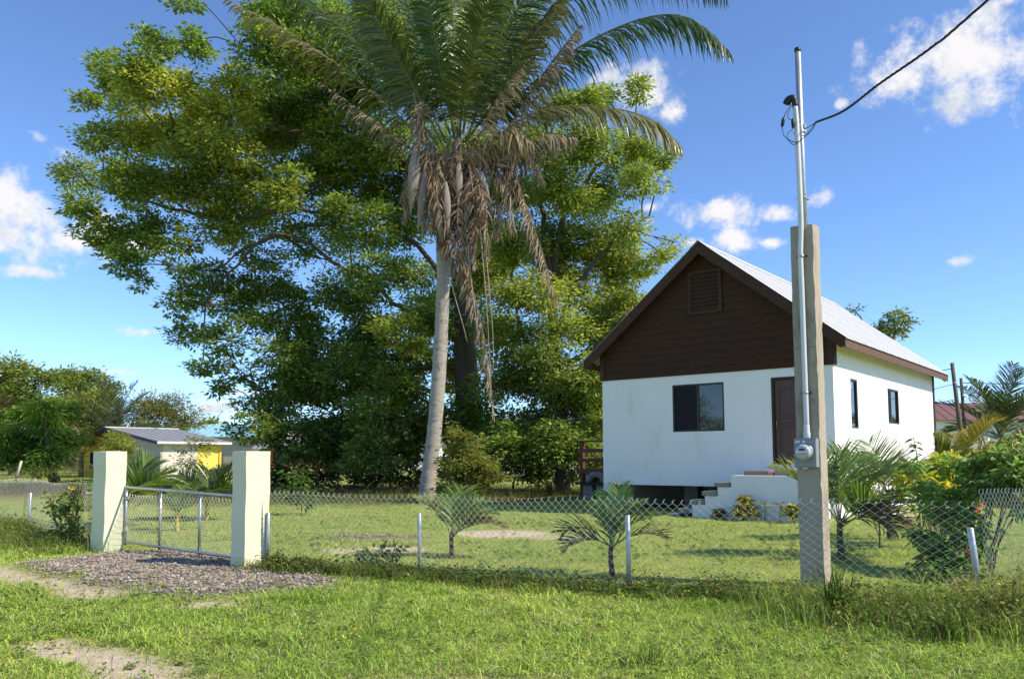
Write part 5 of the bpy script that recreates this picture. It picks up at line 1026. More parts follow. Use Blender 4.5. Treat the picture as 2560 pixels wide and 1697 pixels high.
sapling('young coconut palm with a yellowing left frond beside the sandy patch', (-0.86,11.52), 0.36, 0.035, [(150,62,0.74,62,YG),(168,70,0.58,60,(0.15,0.18,0.04)),(70,72,0.78,45),(35,62,0.74,70),(15,50,0.70,75),(-20,58,0.62,80,(0.11,0.14,0.03),DRY),(95,80,0.62,40),(0,32,0.74,70,(0.2,0.16,0.07),DRY)], 3)
sapling('young coconut palm with a drooping dry frond beside the middle fence post', (1.17,9.79), 0.36, 0.033, [(160,48,0.68,110,(0.19,0.20,0.05)),(60,78,0.76,35),(40,66,0.72,55),(80,72,0.72,40),(20,58,0.68,70),(-5,36,0.68,85,(0.16,0.13,0.05),DRY),(175,28,0.56,95,(0.15,0.14,0.05),DRY),(100,84,0.5,30)], 4)
sapling('broad young palm growing behind the concrete meter post', (4.55,11.4), 0.55, 0.05, [(168,58,1.11,48,YG),(70,76,1.07,35),(50,70,1.11,45),(25,60,1.07,60),(95,78,1.04,35),(5,45,0.96,75,(0.10,0.13,0.03)),(-15,35,0.85,90,(0.17,0.125,0.05),DRY),(-40,30,0.74,95,(0.17,0.12,0.05),DRY),(-60,55,0.81,80),(130,70,0.89,50),(15,30,0.89,80,(0.15,0.11,0.05),DRY)], 5, LL=0.62, n_=34, Wd=0.027, stem='stem')
sapling('slim dark stemmed young palm with yellow fronds left of the hibiscus', (6.3,13.7), 0.85, 0.055, [(90,70,1.02,50,(0.22,0.23,0.05)),(60,60,1.02,60,(0.20,0.21,0.05)),(20,45,1.06,70,(0.24,0.22,0.05)),(150,60,0.94,60,(0.2,0.21,0.05)),(180,40,1.02,75,(0.2,0.2,0.05)),(-10,50,0.94,80),(-60,50,0.85,80),(110,80,1.02,40)], 6, LL=0.6)
sapling('young palm with yellow stems just behind the gate near the left pillar', (-8.15,17.2), 0.45, 0.05, [(60,70,1.15,55),(20,62,1.19,65),(100,75,1.10,45),(-10,52,1.10,75),(150,62,1.02,60),(40,78,1.10,45),(180,50,0.94,80),(-50,50,0.94,85),(80,55,1.10,70)], 7, LL=0.62, n_=44, Wd=0.032, stem='stemY', ys=(0.42,0.32,0.06))
sapling('small young palm with a pale stem in the middle of the gate view', (-6.6,16.1), 0.30, 0.04, [(60,66,0.8,65),(10,55,0.85,75,(0.16,0.19,0.045)),(130,60,0.75,65),(180,45,0.8,80,(0.15,0.18,0.04)),(-60,50,0.7,85),(95,78,0.75,50)], 8, LL=0.36, stem='stemY', ys=(0.40,0.31,0.06))
sapling('dark green young palm behind the gate near the right pillar', (-7.1,19.0), 0.45, 0.05, [(60,70,1.10,55),(20,60,1.10,70),(110,72,1.02,55),(160,60,1.10,65),(-10,45,1.02,80),(190,42,1.02,80),(-60,52,0.85,85)], 9, LL=0.6, n_=44, Wd=0.032, col=(0.07,0.115,0.025), stem='stemY', ys=(0.30,0.25,0.06))
def big_palm(label, pos, h, r, n_, L, seed, col, dcol=None, el0=75, el1=10, dr=85, LL=0.75, group=None, wind=0, ys=None):
    rs = np.random.RandomState(seed); fr = []
    for i in range(n_):
        f = i/(n_-1); az = i*137.5 + rs.uniform(-15,15) + wind; c = np.array(col)*rs.uniform(0.75,1.3); c = tuple(c) if dcol is None or rs.rand() > 0.4 else dcol
        fr.append((az, el0+(el1-el0)*f, L*rs.uniform(0.85,1.1), dr*(0.6+0.6*f), c))
    return sapling(label, pos, h, r, fr, seed, col, 'palmhigh', ys, 'coconut_palm', LL/(0.5+0.5*L/1.2), 46, 0.055, group, 1.4)
p = D(2312,1000,38); big_palm('bushy dark green coconut palm right of the utility poles', (p[0],p[1]), 2.6, 0.16, 22, 3.4, 11, (0.06,0.085,0.03), None, 85, 5, 70, 0.85)
p = D(2212,1060,27); big_palm('yellowing palm behind the back corner of the white house', (p[0],p[1]), 0.9, 0.13, 15, 2.3, 12, (0.15,0.17,0.035), (0.34,0.28,0.05), 78, 15, 100, 0.8, ys=(0.4,0.3,0.06))
p = D(2335,1060,27); big_palm('low yellow palm beside the hibiscus at the end of the drive', (p[0],p[1]), 0.7, 0.12, 14, 1.9, 13, (0.24,0.21,0.04), (0.38,0.28,0.05), 75, 15, 95, 0.6, ys=(0.4,0.3,0.06))
p = D(262,1000,70); big_palm('coconut palm with windswept fronds behind the yellow house roof', (p[0],p[1]), 3.4, 0.2, 18, 5.6, 14, (0.065,0.085,0.03), None, 85, 15, 70, 1.3)
p = D(355,1000,76); big_palm('yellowish palm beside the ridge of the grey metal roof', (p[0],p[1]), 2.6, 0.2, 14, 5.0, 15, (0.16,0.165,0.045), None, 70, 10, 90, 1.2)
p = D(190,1010,66); big_palm('low palm fronds showing behind the mango tree', (p[0],p[1]), 2.0, 0.2, 12, 4.4, 16, (0.09,0.10,0.035), None, 65, 10, 90, 1.1)
# ------------------------------------------------------------------ trees and shrubs further back
def simple_tree(name, label, px, Y, base_y, clumps, leafL, leafW, per, seed, g=GREEN, y=YEL, tr=0.2, group=None, cat='tree', nl=4, dY=1.5, rk=1.1, br=0.04, twigs=3, trunk_top=None, **kw):
    rs = np.random.RandomState(seed); c = CL(clumps, Y, rs, dY, rk); b = D(px, base_y, Y); b[2] = 0; cc = np.array([q[:3] for q in c]); mid = cc.mean(0); low = cc[:,2].min()
    top = np.array([b[0]*0.5+mid[0]*0.5, b[1], max(low*0.9, 0.3)]) if trunk_top is None else trunk_top
    order = np.argsort(-np.linalg.norm(cc-mid, axis=1))[:nl]; limbs = [[top*0.9+np.array([b[0],b[1],0])*0.1, (top+cc[i])/2+rs.normal(0,0.05,3)*np.linalg.norm(cc[i]-top), cc[i]] for i in order]
    return tree(name, label, b, [(b[0],b[1],-0.2),(b*0.5+top*0.5)+rs.normal(0,0.05,3), top], [tr*1.2,tr,tr*0.7], limbs, c, leafL, leafW, per, seed, cat, group, 'trunk', tr*0.5, br, twigs, g=g, y=y, **kw)
bgG = 'trees behind the yellow house'
simple_tree('background_tree', 'tall pale green tree at the far left behind the bank', 30, 75, 1090, [(40,850,38,.3),(85,880,34,.15),(10,880,45,.35),(60,920,50,.2),(20,950,50,.3),(-30,900,60,.3),(90,950,40,.15),(-60,960,60,.3)], 0.40, 0.2, 420, 41, g=np.array([0.13,0.18,0.045]), group=bgG, tr=0.35, spray=0.5)
simple_tree('background_tree', 'flat topped bright green tree behind the yellow house', 175, 95, 1090, [(135,868,26,.35),(175,865,30,.35),(220,872,28,.3),(245,890,24,.25),(150,895,34,.25),(200,900,36,.2),(160,930,40,.2),(230,930,40,.2)], 0.42, 0.2, 380, 42, g=np.array([0.115,0.175,0.04]), group=bgG, tr=0.4, flat=0.45, spray=0.55)
simple_tree('background_tree', 'dense olive green tree left of the coconut palm', 195, 82, 1090, [(170,935,42,.5),(215,925,42,.45),(150,975,42,.4),(200,975,48,.5),(240,965,40,.45),(170,1015,45,.3),(230,1010,40,.3)], 0.36, 0.16, 520, 43, g=np.array([0.14,0.155,0.045]), group=bgG, tr=0.3, spray=0.42)
simple_tree('background_tree', 'feathery yellow olive tree right of the coconut palm', 370, 86, 1090, [(320,945,38,.5),(355,925,36,.5),(395,930,34,.5),(425,955,30,.45),(380,960,42,.4),(340,980,40,.35),(420,985,30,.4),(450,975,22,.4)], 0.34, 0.12, 430, 44, g=np.array([0.16,0.165,0.055]), y=np.array([0.33,0.30,0.10]), group=bgG, tr=0.25, spray=0.45)
simple_tree('background_tree', 'low green tree at the end of the grey metal roof', 470, 92, 1090, [(455,985,22,.2),(480,985,22,.15),(440,990,20,.3)], 0.34, 0.16, 500, 45, group=bgG, tr=0.2)
simple_tree('background_tree', 'thin nearly bare tree above the pale blue roof', 490, 105, 1090, [(480,955,20,.4,.25),(500,965,22,.4,.25),(515,950,18,.4,.2)], 0.22, 0.08, 90, 46, g=np.array([0.09,0.08,0.04]), group=bgG, tr=0.15, br=0.05, twigs=8)
simple_tree('mango_tree', 'bright green mango tree with drooping leaves left of the yellow house', 148, 33, 1110, [(95,935,36,.4),(140,950,38,.45),(60,960,40,.35),(110,975,42,.35),(50,1000,42,.25),(135,1015,40,.4),(90,1030,42,.2),(30,1035,40,.15),(60,1060,36,.1),(125,1055,36,.2),(10,1000,40,.3),(100,1075,28,.08)], 0.27, 0.075, 1700, 47, g=np.array([0.12,0.225,0.04]), y=np.array([0.36,0.48,0.07]), tr=0.22, droop=0.9, spray=0.2)
simple_tree('autumn_tree', 'sparse tree with orange yellow leaves at the far left edge', -10, 42, 1100, [(5,930,34,.75,.7),(25,960,30,.7,.6),(-20,960,40,.6,.7),(10,990,34,.5,.7),(35,1000,24,.6,.5)], 0.2, 0.1, 800, 48, g=np.array([0.13,0.12,0.03]), y=np.array([0.38,0.24,0.05]), tr=0.15)
o = MB().tube([(0,0,-0.1),(0.12,0,0.3),(0.2,0,0.62)], [0.05,0.048,0.045], 8).build('cut_trunk', M['soffit'], None, True); p = D(36,1090,30); o.location = (p[0],p[1],0.75); tag(o, 'short pale leaning trunk standing on the dark earth bank', 'trunk')
simple_tree('round_shrub', 'rounded leafy shrub against the yellow gable wall', 275, 52, 1098, [(275,1010,22,.4),(262,1030,20,.35),(292,1030,20,.4),(275,1050,26,.3),(295,1060,18,.3),(258,1065,18,.25),(280,1080,22,.15)], 0.18, 0.09, 1300, 49, g=np.array([0.115,0.175,0.04]), tr=0.07, cat='shrub', nl=5, dY=0.6)
simple_tree('lanky_shrub', 'lanky sparse shrub in front of the sunlit grey house wall', 432, 51, 1104, [(445,1020,16,.3,.6),(425,1035,16,.25,.6),(460,1045,16,.2,.6),(430,1060,18,.25,.6),(415,1075,14,.25,.5),(470,1025,14,.2,.6),(490,1030,14,.15,.6),(455,1075,14,.2,.5),(405,1050,12,.3,.4)], 0.2, 0.08, 900, 50, g=np.array([0.065,0.09,0.025]), tr=0.04, cat='shrub', nl=7, dY=0.5, br=0.02)
# undergrowth in the deep shade
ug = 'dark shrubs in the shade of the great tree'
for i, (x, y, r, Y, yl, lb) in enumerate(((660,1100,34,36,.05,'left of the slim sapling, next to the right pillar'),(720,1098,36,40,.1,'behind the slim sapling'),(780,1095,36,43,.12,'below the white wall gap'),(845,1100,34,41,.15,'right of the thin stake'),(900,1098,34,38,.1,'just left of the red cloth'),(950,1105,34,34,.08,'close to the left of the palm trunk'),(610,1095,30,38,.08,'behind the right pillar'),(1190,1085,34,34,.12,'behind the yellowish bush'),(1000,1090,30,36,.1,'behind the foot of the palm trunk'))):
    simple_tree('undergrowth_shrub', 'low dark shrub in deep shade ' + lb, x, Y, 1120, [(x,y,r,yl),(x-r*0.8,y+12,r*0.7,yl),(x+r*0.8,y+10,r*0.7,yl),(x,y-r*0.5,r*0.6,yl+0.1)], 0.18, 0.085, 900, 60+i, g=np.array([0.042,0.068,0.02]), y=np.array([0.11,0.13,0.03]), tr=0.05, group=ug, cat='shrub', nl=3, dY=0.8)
simple_tree('yellowish_bush', 'bushy yellow green shrub right beside the palm trunk', 1075, 26, 1145, [(1075,1010,24,.45),(1060,1040,34,.4),(1100,1040,30,.6),(1045,1075,36,.3),(1090,1075,38,.5),(1125,1075,30,.65),(1060,1110,38,.2),(1110,1108,36,.3),(1145,1105,24,.35),(1040,1125,26,.12),(1090,1128,30,.15),(1048,985,12,.2),(1050,1005,16,.25)], 0.12, 0.055, 3600, 71, g=np.array([0.11,0.145,0.04]), y=np.array([0.36,0.35,0.075]), tr=0.06, cat='shrub', nl=6, dY=0.5, spray=0.14)
simple_tree('red_leaved_shrub', 'shrub with dark red leaves behind the hanging dead frond', 1130, 36, 1120, [(1105,965,16,.2,.9),(1130,985,20,.3,.9),(1155,990,18,.5,.9),(1170,1000,14,.6,.8),(1090,985,14,.1,.6)], 0.13, 0.06, 900, 72, g=np.array([0.13,0.02,0.02]), y=np.array([0.42,0.06,0.04]), tr=0.05, cat='shrub', nl=4, dY=0.4)
simple_tree('slim_sapling', 'slim sapling with glossy green leaves behind the fence beside the right pillar', 692, 20.5, 1192, [(690,1092,13,.35),(700,1110,12,.3),(684,1125,12,.3),(698,1135,13,.3),(690,1150,12,.25),(680,1100,9,.4),(702,1160,10,.3)], 0.13, 0.065, 1500, 73, g=np.array([0.075,0.14,0.03]), y=np.array([0.14,0.22,0.05]), tr=0.014, cat='sapling', nl=5, dY=0.1, br=0.012, shape='hex')
simple_tree('dry_bush', 'greyish dry bush in front of the white picket fence', 1335, 40, 1112, [(1310,1100,14,.5,.8),(1340,1098,16,.5,.8),(1370,1098,12,.5,.8),(1290,1105,12,.3,.8)], 0.10, 0.03, 900, 74, g=np.array([0.13,0.12,0.075]), y=np.array([0.25,0.21,0.13]), tr=0.02, cat='shrub', nl=4, dY=0.3)
simple_tree('distant_tree', 'leafy tree top showing above the zinc roof ridge', 2010, 62, 1090, [(2065,735,22,.3),(2085,750,18,.3),(2050,755,20,.25),(2075,770,18,.2),(1975,715,10,.3),(2030,770,20,.2),(2000,790,30,.2),(2040,800,30,.15)], 0.34, 0.16, 500, 75, g=np.array([0.06,0.11,0.03]), tr=0.25, spray=0.35)
e = simple_tree('roadside_tree', 'roadside tree across the lane, mirrored in the front window', 0, 30, 1100, [(0,1000,10,.2)], 0.15, 0.07, 10, 76)
for ch in list(e.children): bpy.data.objects.remove(ch)
bpy.data.objects.remove(e)
b = np.array([-21.0,9.5,0.0]); rs = np.random.RandomState(76)
tree('roadside_tree', 'roadside tree left of the lane, mirrored in the dark front window', b, [(b[0],b[1],-0.2),(b[0]+0.1,b[1],1.2),(b[0],b[1],2.4)], [0.25,0.2,0.15], [[(b[0],b[1],2.2),(b[0]+1.0,b[1]+0.8,3.2),(b[0]+1.6,b[1]+1.6,4.0)],[(b[0],b[1],2.2),(b[0]-0.8,b[1]-1.0,3.4),(b[0]-1.6,b[1]-2.0,4.0)],[(b[0],b[1],2.2),(b[0],b[1],3.6),(b[0]+0.2,b[1]-0.2,4.6)]],
     [(b[0]+dx,b[1]+dy,z,r,0.2,1.0) for dx,dy,z,r in ((0,0,4.4,1.2),(1.2,1.3,3.8,1.2),(-1.2,-1.4,3.7,1.2),(0.8,2.6,3.0,1.1),(-0.6,-2.6,3.1,1.1),(0.2,0.8,3.0,1.3),(0.5,-1.0,2.6,1.2),(0.4,3.6,2.4,1.0),(0,-3.6,2.3,1.0),(0,1.8,1.8,1.1),(0,-0.6,1.5,1.0))], 0.16, 0.07, 700, 76)
# far-off wood closing the horizon
rs = np.random.RandomState(123); fc = []
for i in range(330):
    a_ = rs.uniform(-1.25,1.25); d_ = rs.uniform(120,190); hgt = rs.uniform(4.0,9.5)*(0.7+0.5*vnoise(a_*9,0.0,3)); r_ = rs.uniform(2.4,4.2)
    for z_ in (hgt-r_*0.6, hgt*0.5): fc.append((math.sin(a_)*d_, math.cos(a_)*d_, max(z_,r_*0.6), r_, rs.uniform(0.05,0.4), 1.0))
V, Q, col = crown(rs, fc, 1.3, 0.7, 9, g=np.array([0.085,0.125,0.035]), y=np.array([0.20,0.21,0.055]), spray=0.5)
tag(link('distant_wood', npmesh('distant_wood', V, [Q], col), M['leaf']), 'belt of distant green trees along the horizon', 'wood', kind='stuff')
# banana plant
rs = np.random.RandomState(90); bb = D(640,1090,42); bb[2] = 0; ban = empty('banana_plant', bb, 0, 'banana plant with torn upright leaves left of the great tree', 'banana plant')
MB().tube([(0,0,-0.1),(0.05,0,1.2),(0,0,2.6)], [0.16,0.14,0.10], 10).build('stem', M['stem'], ban, True)
def banana_leaf(az, el, L, w, dr, c):
    P = catmull(arch((0,0,2.4), az, el, L, dr), 24); T = nrm(np.gradient(P, axis=0)); S = nrm(np.cross(T, (0,0,1.0))); Nn = np.cross(S, T); t = np.linspace(0,1,24); wd = w*np.interp(t, [0,0.15,0.22,0.5,0.85,1], [0.02,0.04,0.7,1,0.7,0.05]); V, Q = [], []
    for sg in (-1,1):
        for i in range(23):
            a = P[i]; b_ = P[i+1]; j = rs.uniform(-0.25,0.1); o1 = S[i]*sg*wd[i] + Nn[i]*wd[i]*(0.25+j); o2 = S[i+1]*sg*wd[i+1] + Nn[i+1]*wd[i+1]*(0.25+j); g = 0.12*(b_-a)*(rs.rand() < 0.3)
            k = len(V); V += [a, b_-g, b_-g+o2, a+o1]; Q.append((k,k+1,k+2,k+3) if sg > 0 else (k+3,k+2,k+1,k))
    link('leaf', npmesh('banana_leaf', np.array(V), [np.array(Q)], np.tile(c,(len(Q),1))*rs.uniform(0.8,1.2,(len(Q),1))), M['leaf'], ban)
for (az,el,L,w,dr,c) in ((100,80,3.2,.28,20,(.05,.085,.025)),(20,66,3.0,.3,40,(.08,.17,.03)),(190,72,3.4,.26,35,(.05,.08,.025)),(250,60,2.6,.3,60,(.06,.10,.025)),(-30,50,2.6,.3,70,(.05,.09,.025)),(150,55,2.8,.28,70,(.04,.07,.02))): banana_leaf(R(az),R(el),L,w,R(dr),c)

# ------------------------------------------------------------------ near shrubs on the right
def bush(name, label, base, clumps, leafL, leafW, per, seed, cat='shrub', stems=7, stem_r=0.012, group=None, **kw):
    rs = np.random.RandomState(seed); b = np.array([base[0],base[1],0.0]); e = empty(name, b, 0, label, cat, group); cl_ = [(c[0]-b[0],c[1]-b[1],c[2],c[3],c[4],c[5]) for c in clumps]; mb = MB()
    for c in cl_:
        q = np.array(c[:3]); s = np.array([q[0]*0.35+rs.normal(0,0.05), q[1]*0.35+rs.normal(0,0.05), 0.0]); mb.tube(catmull([s,(s+q)/2+rs.normal(0,0.06,3),q], 10), np.linspace(stem_r,stem_r*0.45,10), 6, False)
        for j in range(3): x = q + nrm(rs.normal(0,1,3))*c[3]*0.9; mb.tube([q*0.7+s*0.3,(q+x)/2,x], [stem_r*0.5,stem_r*0.4,stem_r*0.2], 4, False)
    mb.build('stem', M['stembrown'], e, True); V, Q, col = crown(rs, cl_, leafL, leafW, per, shape='hex', **kw); link('foliage', npmesh('foliage', V, [Q], col), M['leaf'], e); return e, rs
rs = np.random.RandomState(5)
HB = [(2330,1060,34,.2,1,9.6),(2290,1085,32,.15,1,9.8),(2250,1075,26,.15,.9,10),(2350,1100,36,.15,1,9.2),(2200,1100,30,.12,.9,10.4),(2240,1120,34,.1,1,9.9),(2300,1130,34,.1,1,9.4),(2160,1130,28,.1,.9,10.6),(2200,1150,32,.08,1,10.1),(2250,1170,36,.06,1,9.6),(2140,1180,26,.06,.8,10.3),(2190,1200,34,.05,1,9.9),(2240,1220,36,.05,1,9.4),(2130,1230,26,.05,.8,10.2),(2180,1260,34,.04,1,9.6),(2230,1280,34,.04,1,9.2),(2140,1290,26,.04,.8,9.8),(2200,1320,32,.04,1,9.1),(2250,1330,26,.04,.9,8.9),(2110,1120,24,.12,.8,11),(2100,1080,22,.2,.7,11.2),(2360,1050,26,.3,.9,9.4),(2355,1170,26,.15,.5,9.2),(2340,1030,22,.3,.8,10),(2380,1120,30,.2,.9,9.2),(2160,1330,24,.05,.8,9.2),(2270,1050,20,.25,.8,9.9)]
cH = CL(HB, 9.6, rs, 0, 1.25); hb, _ = bush('hibiscus_bush', 'big green hibiscus bush with red flowers behind the fence corner', D(2235,1370,9.6), cH, 0.095, 0.06, 4600, 6, g=np.array([0.17,0.27,0.075]), y=np.array([0.42,0.48,0.13]), spray=0.085, droop=0.5, dead=0.03, flat=0.9, stem_r=0.011)
def flower(parent, p, r, seed):
    rs = np.random.RandomState(seed); mb = MB(); ax = nrm(np.array([-0.3,-0.9,0.2])+rs.normal(0,0.3,3)); s = nrm(np.cross(ax,(0,0,1.0))); u = np.cross(s,ax)
    for k in range(5):
        a = k*2*np.pi/5; d = s*math.cos(a)+u*math.sin(a); e = np.cross(ax,d); mb.add([p, p+d*r*0.5+e*r*0.3+ax*r*0.25, p+d*r+ax*r*0.15+e*r*0.15, p+d*r-e*r*0.15+ax*r*0.15, p+d*r*0.5-e*r*0.3+ax*r*0.25], [(0,1,2,3)], [(0,3,4)])
    mb.tube([p, p+ax*r*1.2], r*0.06, 5); mb.build('flower', M['petal'], parent)
hp = np.array(hb.location)
for i, (x,y,Y) in enumerate(((2268,1165,9.05),(2258,1180,9.1),(2232,1270,9.0),(2240,1284,8.95))): flower(hb, D(x,y,Y)-hp, 0.036, i)
# yellow crotons, heart leaved vine, cut dry leaves
def rosette_plant(name, label, base, heads, leafL, leafW, nper, seed, c1, c2, group=None, cat='plant', up=0.7, stem_r=0.01):
    rs = np.random.RandomState(seed); b = np.array([base[0],base[1],0.0]); e = empty(name, b, 0, label, cat, group); mb = MB(); C, A, col = [], [], []
    for (hx,hy,hz,k) in heads:
        q = np.array([hx,hy,hz])-b; mb.tube(catmull([(q[0]*0.2,q[1]*0.2,-0.02),(q[0]*0.7,q[1]*0.7,q[2]*0.5),q], 8), np.linspace(stem_r,stem_r*0.5,8), 5, False)
        n_ = int(nper*k); az = rs.uniform(0,2*np.pi,n_); C.append(q + np.stack([0*az,0*az,rs.uniform(-0.30,0.04,n_)*min(1,hz*1.6)],-1)); A.append(np.stack([np.cos(az),np.sin(az),rs.uniform(-0.25,1.0,n_)*up*1.3],-1)); f = rs.uniform(0,1,(n_,1))**0.8; col.append((np.array(c1)*(1-f)+np.array(c2)*f)*rs.uniform(0.75,1.2,(n_,1)))
    mb.build('stem', M['stembrown'], e, True); C, A, col = np.vstack(C), np.vstack(A), np.vstack(col); L = leafL*rs.uniform(0.6,1.2,len(C)); Nn = nrm(np.array([0,0,1.0])+rs.normal(0,0.4,C.shape)); V, Q = leafhex(C, A, Nn, L, L*leafW/leafL, 0.2, 0.25)
    link('foliage', npmesh('foliage', V, [Q], np.vstack([col,col])), M['leaf'], e); return e
YL1, YL2 = (0.78,0.66,0.10), (0.40,0.42,0.07)
hd = [(*D(x,y,Y),1) for (x,y,Y) in ((2150,1075,12.6),(2170,1060,12.8),(2190,1070,12.6),(2130,1085,12.4),(2205,1085,12.5),(2160,1090,12.2),(2115,1095,12.4),(2180,1095,12.2),(2090,1105,12.4),(2140,1105,12.0),(2215,1060,12.8),(2200,1055,13))]
rosette_plant('croton_bush', 'yellow leaved croton bush in front of the sunlit side wall', D(2160,1210,12.6), hd, 0.19, 0.045, 60, 21, YL1, YL2, up=0.9)
hd = [(*D(x,y,Y),1) for (x,y,Y) in ((2010,1085,14.5),(2040,1075,14.6),(2075,1080,14.4),(1990,1100,14.3),(2100,1070,14.5))]
rosette_plant('croton_bush', 'smaller yellow green croton between the young palms by the side wall', D(2040,1200,14.5), hd, 0.20, 0.05, 50, 22, (0.52,0.50,0.09), (0.24,0.32,0.06), up=0.9)
hd = [(*D(x,y,18.22-0.04*i),k) for i,(x,y,k) in enumerate(((1722,1150,1.2),(1712,1165,1.0),(1732,1165,1.0),(1720,1180,1.2),(1708,1182,.8),(1735,1185,.9)))]
rosette_plant('croton_plant', 'tall reddish yellow croton plant against the white landing wall', D(1720,1203,18.15), hd, 0.23, 0.085, 42, 23, (0.52,0.38,0.09), (0.17,0.20,0.05), 'small plants along the landing')
hd = [(*D(1662,1180,18.7),1.0),(*D(1655,1188,18.7),.8)]
rosette_plant('croton_plant', 'low dark croton plant at the lower steps of the landing', D(1660,1203,18.7), hd, 0.19, 0.07, 40, 24, (0.42,0.32,0.08), (0.15,0.18,0.05), 'small plants along the landing')
hd = [(*D(1836,1170,17.4),1.2),(*D(1828,1180,17.4),1.0),(*D(1842,1185,17.4),1.0)]
rosette_plant('croton_plant', 'yellowish croton plant half hidden by the meter post', D(1836,1203,17.4), hd, 0.22, 0.08, 40, 25, (0.52,0.42,0.09), (0.18,0.22,0.05), 'small plants along the landing')
rosette_plant('croton_plant', 'thin cream leaved seedling between the two croton plants', D(1768,1204,17.9), [(*D(1768,1158,17.9),1)], 0.22, 0.05, 7, 26, (0.48,0.42,0.28), (0.30,0.28,0.14), 'small plants along the landing', up=0.5, stem_r=0.012)
rosette_plant('croton_plant', 'small seedling with one reddish leaf tuft beside the landing', D(1802,1204,17.7), [(*D(1802,1165,17.7),1)], 0.18, 0.05, 6, 27, (0.38,0.17,0.06), (0.25,0.14,0.05), 'small plants along the landing', up=0.9, stem_r=0.012)
# leafy shoot standing above the crotons
rs = np.random.RandomState(33)
def shoot(label, pts, leaves, seed, leafL=0.14):
    rs = np.random.RandomState(seed); P = catmull(pts, 20); b = np.array([P[0][0],P[0][1],0]); e = empty('leafy_shoot', b, 0, label, 'plant'); MB().tube(P-b, np.linspace(0.012,0.004,20), 6).build('stem', M['stem'], e, True)
    u = np.linspace(0.45,0.99,leaves); C = P[(u*19).astype(int)]-b; az = np.arange(leaves)*2.4+seed; A = np.stack([np.cos(az),np.sin(az)*0.6,-0.25+0*az],-1); L = leafL*rs.uniform(0.7,1.2,leaves); Nn = nrm(np.array([0,-0.3,1.0])+rs.normal(0,0.25,C.shape)); V, Q = leafhex(C, A, Nn, L, L*0.55); c = np.array([0.09,0.13,0.035])*rs.uniform(0.7,1.4,(leaves,1))
    link('foliage', npmesh('foliage', V, [Q], np.vstack([c,c])), M['leaf'], e)
p0 = D(2125,1200,11.8); p0[2] = 0; shoot('leafy shoot rising above the yellow croton before the white wall', [p0, D(2122,1110,11.8), D(2118,1050,11.8), D(2110,1008,11.8)], 12, 1)
p0 = D(2030,1200,12.6); p0[2] = 0; shoot('dark heart leaved shoot in front of the white corner', [p0, D(2030,1100,12.6), D(2020,1075,12.6), D(2008,1043,12.6)], 10, 2)
bush('dry_cuttings', 'heap of pinkish dry leaves at the foot of the hibiscus', D(2215,1385,8.2), CL([(2205,1360,14,.5,1,8.25),(2220,1345,12,.6,1,8.3),(2195,1375,12,.4,1,8.2),(2232,1352,10,.5,1,8.25)], 8.2, rs, 0), 0.06, 0.03, 5200, 35, 'leaf heap', g=np.array([0.30,0.16,0.10]), y=np.array([0.50,0.34,0.26]), spray=0.05, stem_r=0.006)
# shrub by the left pillar and plants in front of the fence
rs = np.random.RandomState(6)
lp, _ = bush('vine_shrub', 'tangled leafy shrub with yellow blooms beside the left gate pillar', D(165,1265,13.6), CL([(180,1130,20,.35,1,13.6),(160,1150,24,.3,1,13.7),(185,1165,22,.2,1,13.4),(140,1165,22,.3,1,13.9),(165,1190,28,.12,1,13.5),(185,1210,24,.08,1,13.3),(140,1205,26,.12,1,13.6),(120,1180,18,.25,.8,14),(160,1235,26,.06,1,13.3),(185,1245,20,.05,1,13.2),(130,1240,22,.08,1,13.5),(115,1150,12,.4,.8,14),(192,1115,12,.4,1,13.5)], 13.6, rs, 0, 1.2), 0.075, 0.045, 2300, 36, g=np.array([0.11,0.17,0.045]), y=np.array([0.30,0.36,0.085]), spray=0.09, flat=0.95)
M['bloom'] = mat('yellow_bloom', (0.62,0.45,0.05), (0.52,0.38,0.05), 0.6)
for i, (x,y) in enumerate(((163,1125),(172,1127),(186,1146),(152,1160))):
    p = D(x,y,13.2)-np.array(lp.location); mb = MB()
    for k in range(5): a = k*1.256; mb.add([p, p+np.array([0.035*math.cos(a-0.4),-0.01,0.035*math.sin(a-0.4)]), p+np.array([0.05*math.cos(a),-0.02,0.05*math.sin(a)]), p+np.array([0.035*math.cos(a+0.4),-0.01,0.035*math.sin(a+0.4)])], [(0,1,2,3)])
    mb.build('flower', M['bloom'], lp)
bush('low_weed_bush', 'low dark weed bush at the foot of the right gate pillar', (-2.75,10.05), [(-2.75,10.05,0.14,0.2,.1,1),(-2.5,9.95,0.11,0.17,.1,1),(-2.95,10.15,0.12,0.16,.15,1),(-2.25,9.85,0.08,0.14,.1,1)], 0.045, 0.02, 9000, 37, g=np.array([0.045,0.075,0.02]), spray=0.06)
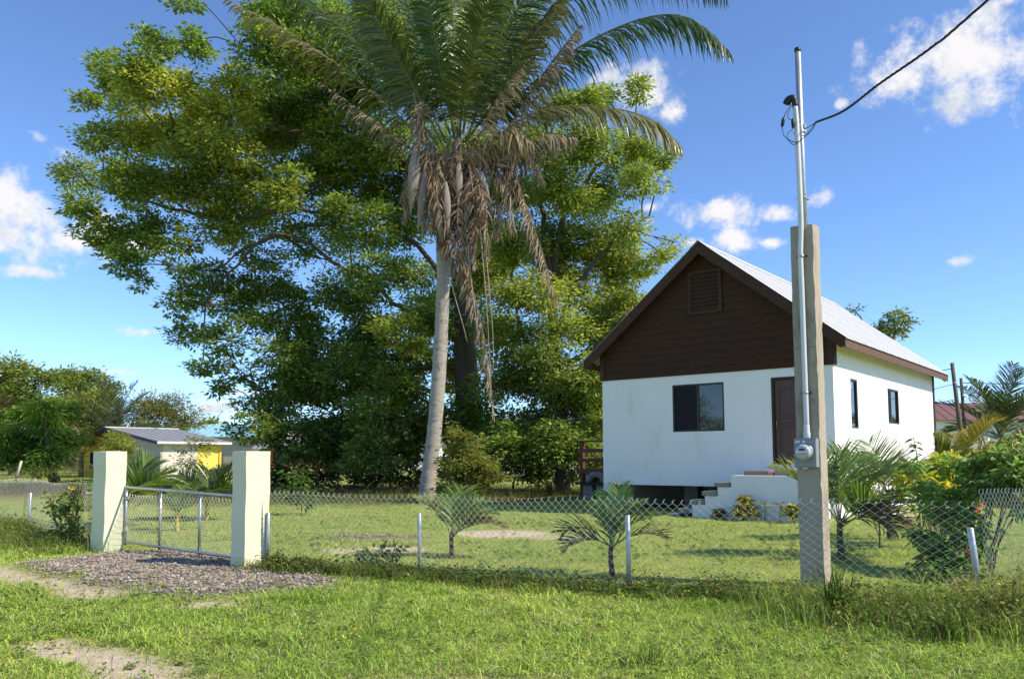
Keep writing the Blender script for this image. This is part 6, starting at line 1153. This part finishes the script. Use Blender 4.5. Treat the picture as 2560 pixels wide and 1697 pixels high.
bush('broadleaf_weed', 'broad leaved weed sprawling behind the fence before the sandy patch', (-1.75,10.35), [(-1.75,10.35,0.2,0.18,.1,1),(-1.5,10.3,0.26,0.14,.2,1),(-2.0,10.45,0.16,0.14,.15,1),(-1.62,10.3,0.1,0.16,.1,1)], 0.085, 0.05, 1700, 38, g=np.array([0.055,0.105,0.025]), spray=0.09)
# strappy grass tussock by the meter post
def tussock(label, c, n_, H, spread, seed, col, wd=0.012):
    rs = np.random.RandomState(seed); az = rs.uniform(0,2*np.pi,n_); V, Q, T_ = [], [], []; cols = []
    for i in range(n_):
        h = H*rs.uniform(0.5,1.1); b0 = np.array([rs.normal(0,0.05),rs.normal(0,0.05),0]); d = np.array([math.cos(az[i]),math.sin(az[i]),0]); ln = spread*rs.uniform(0.2,1); P = [b0+d*ln*t**1.7*h+np.array([0,0,h*(t-0.35*ln*t**3)]) for t in (0,0.35,0.7,1)]; s = np.array([-d[1],d[0],0])*wd/2; k = len(V)
        V += [P[0]-s,P[0]+s,P[1]+s,P[1]-s,P[2]+s*0.7,P[2]-s*0.7,P[3]]; Q += [(k,k+1,k+2,k+3),(k+3,k+2,k+4,k+5)]; T_.append((k+5,k+4,k+6)); cols.append(np.array(col)*rs.uniform(0.6,1.4))
    cols = np.array(cols); o = link('grass_tussock', npmesh('grass_tussock', np.array(V), [np.array(Q),np.array(T_)], np.vstack([np.repeat(cols,2,0),cols])), M['blade']); o.location = (c[0],c[1],0); return tag(o, label, 'grass tussock', 'grass tussocks')
tussock('tall strappy grass tussock in front of the concrete meter post', (2.75,7.05), 90, 0.55, 0.7, 1, (0.06,0.11,0.025)); tussock('drier grass tussock beside the corner post', (3.9,6.6), 90, 0.5, 0.9, 2, (0.15,0.15,0.045)); tussock('arching grass tussock in the right foreground', (3.3,6.2), 70, 0.38, 1.0, 3, (0.11,0.15,0.035))
tussock('bright grass tussock in the middle foreground', (0.9,5.6), 60, 0.22, 1.1, 4, (0.13,0.19,0.03), 0.008); tussock('dark lily like tussock before the picket fence', tuple(D(1270,1125,30)[:2]), 70, 0.75, 0.9, 5, (0.06,0.08,0.025), 0.03)
bpy.context.view_layer.update()
